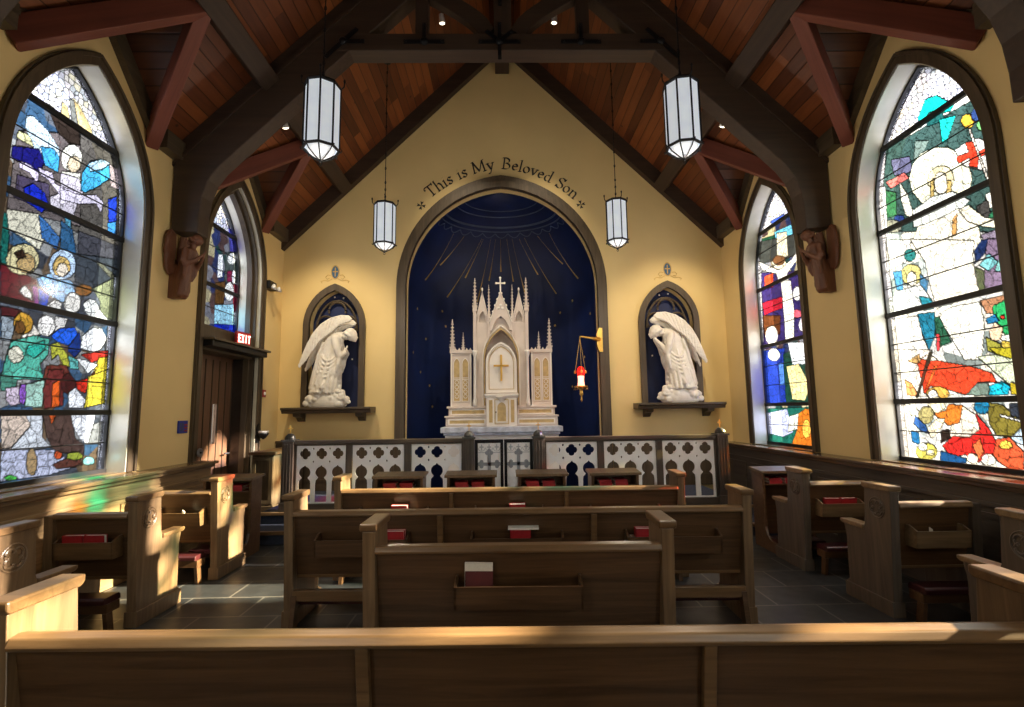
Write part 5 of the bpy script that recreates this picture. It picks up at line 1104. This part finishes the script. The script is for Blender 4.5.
# ---------------------------------------------------------------- lanterns
def make_lantern(chain):
    r = empty('hanging_lantern'); rr = .155; n = 8; H = .60; z0 = .12    # origin: the lowest tip
    V_ = lambda k, rad, z: (rad*cos(2*PI*(k+.28)/n), rad*sin(2*PI*(k+.28)/n), z)
    for k in range(n):
        a, b_ = Vector(V_(k, rr*.965, 0)), Vector(V_(k+1, rr*.965, 0)); bm = B()
        v = [bm.verts.new(p) for p in (a+Vector((0, 0, z0+.01)), b_+Vector((0, 0, z0+.01)), b_+Vector((0, 0, z0+H)), a+Vector((0, 0, z0+H)))]; f = bm.faces.new(v)
        o = obj('glass_panel', bm, 'led', r); sd = o.modifiers.new('s', 'SOLIDIFY'); sd.thickness = .004
    bm = B()
    for k in range(n): tube(bm, [V_(k, rr, z0), V_(k, rr, z0+H)], .0085, 6)
    for z in (z0, z0+H):
        for k in range(n): tube(bm, [V_(k, rr, z), V_(k+1, rr, z)], .013, 6)
    obj('frame', bm, 'black', r)
    bm = B(); lathe(bm, [(rr*1.02, z0+H), (rr*1.02, z0+H+.02), (rr*.5, z0+H+.045), (.02, z0+H+.07)], (0, 0, 0), 8, .28*2*PI/8); obj('lid', bm, 'black', r)
    bm = B()
    for k in range(n):
        tube(bm, [V_(k, rr, z0), V_(k, rr*.8, z0-.04), V_(k, rr*.35, z0-.085), V_(k, .012, z0-.105)], .006, 5)
        tube(bm, [V_(k, rr, z0), V_(k, rr*1.12, z0-.012), V_(k, rr*1.13, z0+.01)], .006, 5)
    ball(bm, (0, 0, z0-.11), .016); torus(bm, (0, 0, z0-.135), .014, .004, 10, 5); obj('basket', bm, 'black', r)
    for k in range(0, n, 2):
        bm = B(); tube(bm, [V_(k, rr, z0+H), V_(k, rr*1.18, z0+H+.03), V_(k, rr*1.2, z0+H+.07)], .006, 5); ball(bm, V_(k, rr*1.2, z0+H+.085), .011, .011, .02, seg=8)
        obj('finial', bm, 'black', r)
    bm = B(); ball(bm, (0, 0, z0+.03), rr*.86, rr*.86, .10); obj('diffuser', bm, 'led', r, smooth=True)
    bm = B(); z = z0+H+.06; L = chain-z; tube(bm, [(0, 0, z), (0, 0, chain-.04)], .006, 6)
    k = 0; zz = z+.02
    while zz < chain-.06:
        torus(bm, (0, 0, zz), .016, .004, 8, 5, fn=(lambda x, y: Vector((x*.7, 0, y*1.4))) if k % 2 else (lambda x, y: Vector((0, x*.7, y*1.4)))); zz += .055 if k < 5 else .11; k += 1
    obj('chain', bm, 'black', r)
    bm = B(); lathe(bm, [(.012, chain-.06), (.05, chain-.045), (.055, chain-.01), (.055, chain+.03)], (0, 0, 0), 12); obj('ceiling_rose', bm, 'black', r)
    return r
M['black'].name = 'black_iron'
lz = {(-1.66, 4.25): ('left of the two near lanterns, hanging low in front of the truss', 3.84), (1.63, 4.25): ('right of the two near lanterns, hanging low in front of the truss', 3.84),
      (-1.76, 7.05): ('left of the two far lanterns, hanging by the altar arch', 3.92), (1.665, 7.05): ('right of the two far lanterns, hanging by the altar arch', 3.94)}
for (x, y), (lab, z) in lz.items():
    o = make_lantern(roofz(x)-.01-z); o.location = (x, y, z)
    L = bpy.data.lights.new('lantern_light', 'POINT'); L.energy = 22; L.color = (1, .86, .68); L.shadow_soft_size = .06
    lo = bpy.data.objects.new('lantern_light', L); C.objects.link(lo); lo.location = (x, y, z-.5)
    tag(o, 'black iron lantern, '+lab, 'lantern', 'hanging lanterns')

# sanctuary lamp
sl = empty('sanctuary_lamp', (1.27, 8.36, 0), 0, 'red sanctuary lamp hanging on three chains from a brass bracket beside the altar arch', 'lamp')
bm = B(); prism(bm, [[(.33, 2.70), (.37, 2.60), (.43, 2.60), (.43, 3.02), (.37, 3.02), (.33, 2.92)]], XZ, .19, .31)
obj('back_plate', bm, 'gold', sl)
bm = B(); tube(bm, [(.38, .22, 2.82), (.22, .12, 2.83), (.02, .01, 2.845), (0, 0, 2.82)], .016, 8, rad=[.045, .022, .013, .012]); lathe(bm, [(.02, -.02), (.045, 0), (.02, .02)], (.30, .17, 2.82), 10); obj('bracket_arm', bm, 'gold', sl, smooth=True)
bm = B()
for k in range(3):
    a = 2*PI*k/3+.5; tube(bm, [(0, 0, 2.82), (.10*cos(a), .10*sin(a), 2.26)], .004, 5); ball(bm, (.105*cos(a), .105*sin(a), 2.24), .02, .02, .03, seg=8)
obj('chains', bm, 'gold', sl)
bm = B(); lathe(bm, [(.03, 2.33), (.055, 2.30), (.07, 2.25), (.065, 2.20), (.055, 2.17)], (0, 0, 0), 16); obj('ruby_cup', bm, 'redglass', sl, smooth=True)
bm = B(); lathe(bm, [(.055, 2.17), (.05, 2.10), (.058, 2.02), (.065, 1.99)], (0, 0, 0), 16); obj('candle_glass', bm, 'candle', sl, smooth=True)
bm = B(); lathe(bm, [(.11, 2.00), (.115, 1.985), (.06, 1.96), (.025, 1.93), (.03, 1.90), (.035, 1.86), (.012, 1.83), (.012, 1.78), (.02, 1.765), (.004, 1.73)], (0, 0, 0), 16)
for k in range(8): tube(bm, [(.11*cos(k*PI/4), .11*sin(k*PI/4), 1.99), (.125*cos(k*PI/4), .125*sin(k*PI/4), 1.93), (.09*cos(k*PI/4), .09*sin(k*PI/4), 1.95)], .005, 5)
obj('drip_pan', bm, 'gold', sl, smooth=True)

# ---------------------------------------------------------------- lettering over the arch
def pen(bm, pts, h, fn, nib=.15, ang=35):
    """broad-nib stroke"""
    nx, nz = nib*cos(R(ang))/2, nib*sin(R(ang))/2
    for (a, b_), (c, d) in zip(pts, pts[1:]):
        q = [(a-nx, b_-nz), (a+nx, b_+nz), (c+nx, d+nz), (c-nx, d-nz)]
        ar = sum(q[i][0]*q[(i+1) % 4][1]-q[(i+1) % 4][0]*q[i][1] for i in range(4))
        if abs(ar) < 1e-5: continue
        vv = [[bm.verts.new(fn(u*h, v*h, dd)) for u, v in q] for dd in (-.006, 0)]
        bm.faces.new(vv[0]); bm.faces.new(vv[1])
        for i in range(4): bm.faces.new((vv[0][i], vv[0][(i+1) % 4], vv[1][(i+1) % 4], vv[1][i]))
def arcp(cx, cz, rx, rz, a0, a1, n=9): return [(cx+rx*cos(R(a0+(a1-a0)*i/n)), cz+rz*sin(R(a0+(a1-a0)*i/n))) for i in range(n+1)]
GL = {
 'T': (.84, [[(.0, .86), (.06, .98), (.74, .94), (.80, 1.04)], [(.40, .95), (.40, .05)], [(.24, .03), (.56, .05)], [(.02, .84), (.05, .74)], [(.77, .98), (.78, .82)]]),
 'h': (.68, [[(.12, 1.02), (.12, .04)], [(.02, .98), (.16, 1.03)], [(.02, .02), (.24, .03)], arcp(.33, .36, .19, .26, 160, 0), [(.52, .36), (.52, .04)], [(.42, .02), (.64, .03)]]),
 'i': (.36, [[(.16, .60), (.16, .04)], [(.04, .56), (.18, .61)], [(.04, .02), (.29, .03)], [(.15, .82), (.19, .85)]]),
 's': (.52, [arcp(.25, .47, .15, .14, 20, 200, 7)+arcp(.25, .17, .16, .15, 90, -150, 8), [(.41, .50), (.41, .60)], [(.08, .04), (.09, .16)]]),
 'M': (1.16, [[(.14, .98), (.10, .04)], [(.14, .98), (.54, .10)], [(.54, .10), (.92, .98)], [(.92, .98), (.98, .04)], [(.0, .02), (.24, .03)], [(.84, .02), (1.12, .03)], [(.02, .98), (.18, 1.0)], [(.88, .98), (1.06, 1.0)]]),
 'y': (.66, [[(.10, .58), (.32, .08)], [(.56, .60), (.24, -.28)], [(.24, -.28), (.08, -.26)], [(.0, .58), (.22, .60)], [(.44, .60), (.64, .61)]]),
 'B': (.78, [[(.14, .98), (.14, .04)], [(.0, .97), (.30, 1.0)], arcp(.28, .76, .28, .22, 90, -90), arcp(.28, .28, .36, .26, 90, -90), [(.0, .02), (.30, .03)]]),
 'e': (.58, [[(.10, .34), (.46, .37)], arcp(.28, .32, .20, .27, 10, 320, 12)]),
 'l': (.34, [[(.14, 1.02), (.14, .04)], [(.03, .98), (.17, 1.03)], [(.03, .02), (.27, .03)]]),
 'o': (.64, [arcp(.30, .31, .23, .28, 0, 360, 14)]),
 'v': (.62, [[(.10, .58), (.30, .04)], [(.30, .04), (.52, .60)], [(.0, .58), (.22, .60)], [(.42, .60), (.62, .61)]]),
 'd': (.68, [arcp(.28, .30, .21, .27, 60, 330, 12), [(.50, 1.02), (.50, .05)], [(.38, .98), (.52, 1.03)], [(.48, .04), (.64, .04)]]),
 'S': (.66, [arcp(.32, .74, .24, .22, 25, 210, 9)+arcp(.32, .26, .25, .24, 80, -150, 9), [(.54, .78), (.56, 1.0)], [(.06, .02), (.07, .24)]]),
 'n': (.68, [[(.12, .60), (.12, .04)], [(.02, .57), (.14, .61)], [(.02, .02), (.24, .03)], arcp(.33, .36, .19, .24, 160, 0), [(.52, .36), (.52, .04)], [(.42, .02), (.64, .03)]]),
 ' ': (.42, [])}
tx = empty('wall_lettering', (0, D-.001, 0), 0, 'black lettering This is My Beloved Son curving over the blue altar arch', 'lettering')
h_ = 5.87-3.8; RA = (1.87**2+h_**2)/(2*1.87); ca = RA-1.87
Rb = RA+.155; size = .222
def arctext(s, side):
    tot = sum(GL[c][0] for c in s)*size
    amax = math.acos(ca/Rb)            # angle of the crown on this arc
    if side < 0: start = PI-amax; cxx = NX+ca; a = PI-amax+ (tot+.10)/Rb
    else: cxx = NX-ca; a = amax-.02/Rb
    for c in s:
        w = GL[c][0]*size; am = a-w/2/Rb
        px, pz = cxx+Rb*cos(am), 3.8+Rb*sin(am); th = am-PI/2
        fn = lambda u, v, d, w=w, px=px, pz=pz, th=th: (px+(u-w/2)*cos(th)-v*sin(th), d, pz+(u-w/2)*sin(th)+v*cos(th))
        if GL[c][1]:
            bm = B()
            for st in GL[c][1]: pen(bm, st, size, fn)
            obj('letter', bm, 'lettering', tx)
        a -= w/Rb
M['lettering'] = flat('black_brown_paint', (.018, .014, .012), .6)
arctext('This is My', -1); arctext('Beloved Son', 1)
for s, x in ((-1, -1.50), (1, 1.41)):
    t = empty('painted_cross', (x, D-.001, 5.33), 0, 'small black four-petalled cross painted at the %s end of the lettering' % ('left' if s < 0 else 'right'), 'painted cross'); bm = B()
    for q in range(4):
        a = q*PI/2+.2*s; e = [(0, 0), (.085*cos(a-.36), .085*sin(a-.36)), (.065*cos(a), .065*sin(a)), (.085*cos(a+.36), .085*sin(a+.36))]; prism(bm, [e], XZ, -.005, 0)
    obj('petals', bm, 'lettering', t)
for k, x in enumerate((-3.02, 2.94)):
    t = empty('painted_emblem', (x, D-.001, 4.10), 0, 'small blue almond-shaped emblem with gold scrolls painted above the %s niche' % ('left' if k == 0 else 'right'), 'emblem')
    v = [(.075*sin(PI*i/10), .13*cos(PI*i/10)) for i in range(11)]+[(-.075*sin(PI*i/10), .13*cos(PI*i/10)) for i in range(9, 0, -1)]
    bm = B(); prism(bm, [v], XZ, -.004, 0); obj('blue_almond', bm, 'emblemblue', t) if 'emblemblue' in M else None
    if 'emblemblue' not in M: M['emblemblue'] = flat('emblem_blue', (.03, .10, .20), .6); obj('blue_almond', bm, 'emblemblue', t)
    bm = B(); prism(bm, [v, [(a*.82, b_*.86) for a, b_ in v]], XZ, -.007, -.003); box(bm, -.008, .008, -.008, -.003, -.08, .08); box(bm, -.045, .045, -.008, -.003, .0, .018)
    for s in (-1, 1): tube(bm, arc3([(s*.03, .03), (s*.045, -.02), (s*.02, -.05)]), .006, 5) if False else None
    obj('gold_outline', bm, 'goldpaint', t)
    bm = B()
    for s in (-1, 1):
        tube(bm, [(s*.08, -.003, -.06), (s*.13, -.003, -.05), (s*.17, -.003, -.09), (s*.14, -.003, -.13), (s*.10, -.003, -.11)], .007, 5)
        tube(bm, [(s*.05, -.003, -.12), (s*.12, -.003, -.16), (s*.20, -.003, -.15), (s*.25, -.003, -.17), (s*.23, -.003, -.20)], .006, 5)
    obj('gold_scroll', bm, 'goldpaint', t)

# ---------------------------------------------------------------- spotlights (visible fixtures) and their light
def spot(loc, aim, power, size, label, col=(1, .80, .52), blend=.8):
    t = empty('ceiling_spotlight', loc, 0, label, 'spotlight')
    d = (Vector(aim)-Vector(loc)).normalized(); q = d.to_track_quat('-Z', 'Y').to_matrix().to_4x4()
    bm = B(); lathe(bm, [(.02, .12), (.035, .11), (.05, .0), (.055, -.01)], (0, 0, 0), 12)
    for v in bm.verts: v.co = q @ v.co
    obj('housing', bm, 'signwhite', t, smooth=True)
    bm = B(); lathe(bm, [(.040, -.011), (.038, -.022), (.02, -.03)], (0, 0, 0), 12)
    for v in bm.verts: v.co = q @ v.co
    obj('bulb', bm, 'bulb', t, smooth=True)
    bm = B(); tube(bm, [q @ Vector((0, 0, .11)), (0, 0, .2)], .012, 6); obj('stem', bm, 'black', t)
    L = bpy.data.lights.new('spot_light', 'SPOT'); L.energy = power; L.color = col; L.spot_size = R(size); L.spot_blend = blend; L.shadow_soft_size = .06
    lo = bpy.data.objects.new('spot_light', L); C.objects.link(lo); lo.location = Vector(loc)+d*.07; lo.rotation_euler = d.to_track_quat('-Z', 'Y').to_euler()
SPW = 2.8
spot((-2.98, 6.42, 5.50), (-3.0, 8.6, 2.5), 90*SPW, 60, 'small white spotlight on the left purlin aimed at the left statue')
spot((3.02, 6.36, 5.46), (2.95, 8.6, 2.5), 80*SPW, 60, 'small white spotlight on the right purlin aimed at the right statue')
spot((-.92, 7.0, 7.55), (-.5, 8.8, 2.6), 120*SPW, 52, 'small white spotlight high on the left slope near the ridge', (1, .84, .62))
spot((.82, 7.1, 7.64), (.4, 8.8, 2.4), 120*SPW, 52, 'small white spotlight high on the right slope near the ridge', (1, .84, .62))
L = bpy.data.lights.new('candle_light', 'POINT'); L.energy = 2.5; L.color = (1, .12, .06); L.shadow_soft_size = .05
lo = bpy.data.objects.new('candle_light', L); C.objects.link(lo); lo.location = (1.27, 8.25, 2.12)

# ---------------------------------------------------------------- daylight
sun = bpy.data.lights.new('sun', 'SUN'); sun.energy = 75; sun.color = (1, .88, .66); sun.angle = R(1.2)
so = bpy.data.objects.new('sun', sun); C.objects.link(so)
sd = Vector((-1, .05, -math.tan(R(23)))).normalized(); so.rotation_euler = sd.to_track_quat('-Z', 'Y').to_euler()
wd = bpy.data.worlds.new('sky'); bpy.context.scene.world = wd; wd.use_nodes = True
bg = wd.node_tree.nodes['Background']; wt = wd.node_tree
tcw = wt.nodes.new('ShaderNodeTexCoord'); spw = wt.nodes.new('ShaderNodeSeparateXYZ'); wt.links.new(tcw.outputs['Generated'], spw.inputs[0])
rw = wt.nodes.new('ShaderNodeMapRange'); rw.inputs['From Min'].default_value = .3; rw.inputs['From Max'].default_value = .85; rw.inputs['To Min'].default_value = 1.0; rw.inputs['To Max'].default_value = 9.
wt.links.new(spw.outputs[2], rw.inputs[0]); ry_ = wt.nodes.new('ShaderNodeMapRange'); ry_.inputs['From Min'].default_value = -.05; ry_.inputs['From Max'].default_value = -.8; ry_.inputs['To Min'].default_value = 0.; ry_.inputs['To Max'].default_value = 11.
wt.links.new(spw.outputs[1], ry_.inputs[0]); aw = wt.nodes.new('ShaderNodeMath'); aw.operation = 'ADD'
wt.links.new(rw.outputs[0], aw.inputs[0]); wt.links.new(ry_.outputs[0], aw.inputs[1]); wt.links.new(aw.outputs[0], bg.inputs[1])
bg.inputs[0].default_value = (.90, .95, 1, 1)
wd.cycles.sampling_method = 'AUTOMATIC' if hasattr(wd, 'cycles') else None
for s in (-1, 1):
    for yc in YC:
        L = bpy.data.lights.new('sky_portal', 'AREA'); L.shape = 'RECTANGLE'; L.size = 1.5; L.size_y = 3.95 if not (s < 0 and yc == YC[2]) else 2.1
        L.cycles.is_portal = True
        lo = bpy.data.objects.new('sky_portal', L); C.objects.link(lo); zc = 3.0 if L.size_y > 3 else 3.9
        d = Vector((-s, 0, 0)); lo.location = (s*(WG+.12), yc, zc); lo.rotation_euler = d.to_track_quat('-Z', 'Z').to_euler()

for x in (-2.1, 2.1):  # portals over the two added back windows
    L = bpy.data.lights.new('sky_portal', 'AREA'); L.shape = 'RECTANGLE'; L.size = 1.25; L.size_y = 3.0; L.cycles.is_portal = True
    lo = bpy.data.objects.new('sky_portal', L); C.objects.link(lo); lo.location = (x, YB-.28, 2.8); lo.rotation_euler = Vector((0, 1, 0)).to_track_quat('-Z', 'Z').to_euler()
# ---------------------------------------------------------------- camera
f_, pitch, roll, yaw, camx = 495.406, .114987, .01393, .017645, -.03943
cam = bpy.data.cameras.new('camera'); cam.sensor_width = 36; cam.sensor_fit = 'HORIZONTAL'; cam.lens = f_/1024*36; cam.clip_start = .05
co = bpy.data.objects.new('camera', cam); C.objects.link(co)
r0 = Vector((cos(yaw), -sin(yaw), 0)); f0 = Vector((sin(yaw), cos(yaw), 0)); u0 = Vector((0, 0, 1))
fw = cos(pitch)*f0+sin(pitch)*u0; up = -sin(pitch)*f0+cos(pitch)*u0
rt = cos(roll)*r0-sin(roll)*up; uu = sin(roll)*r0+cos(roll)*up
co.matrix_world = Matrix(((rt.x, uu.x, -fw.x, camx), (rt.y, uu.y, -fw.y, 0), (rt.z, uu.z, -fw.z, 1.6), (0, 0, 0, 1)))
sc = bpy.context.scene; sc.camera = co
sc.view_settings.view_transform = 'Standard'; sc.view_settings.look = 'None'; sc.view_settings.gamma = 1; sc.view_settings.use_curve_mapping = False
sc.view_settings.exposure = .38
sc.cycles.use_denoising = True; sc.cycles.transparent_max_bounces = 12; sc.cycles.max_bounces = 10; sc.cycles.diffuse_bounces = 6
sc.cycles.sample_clamp_indirect = 8
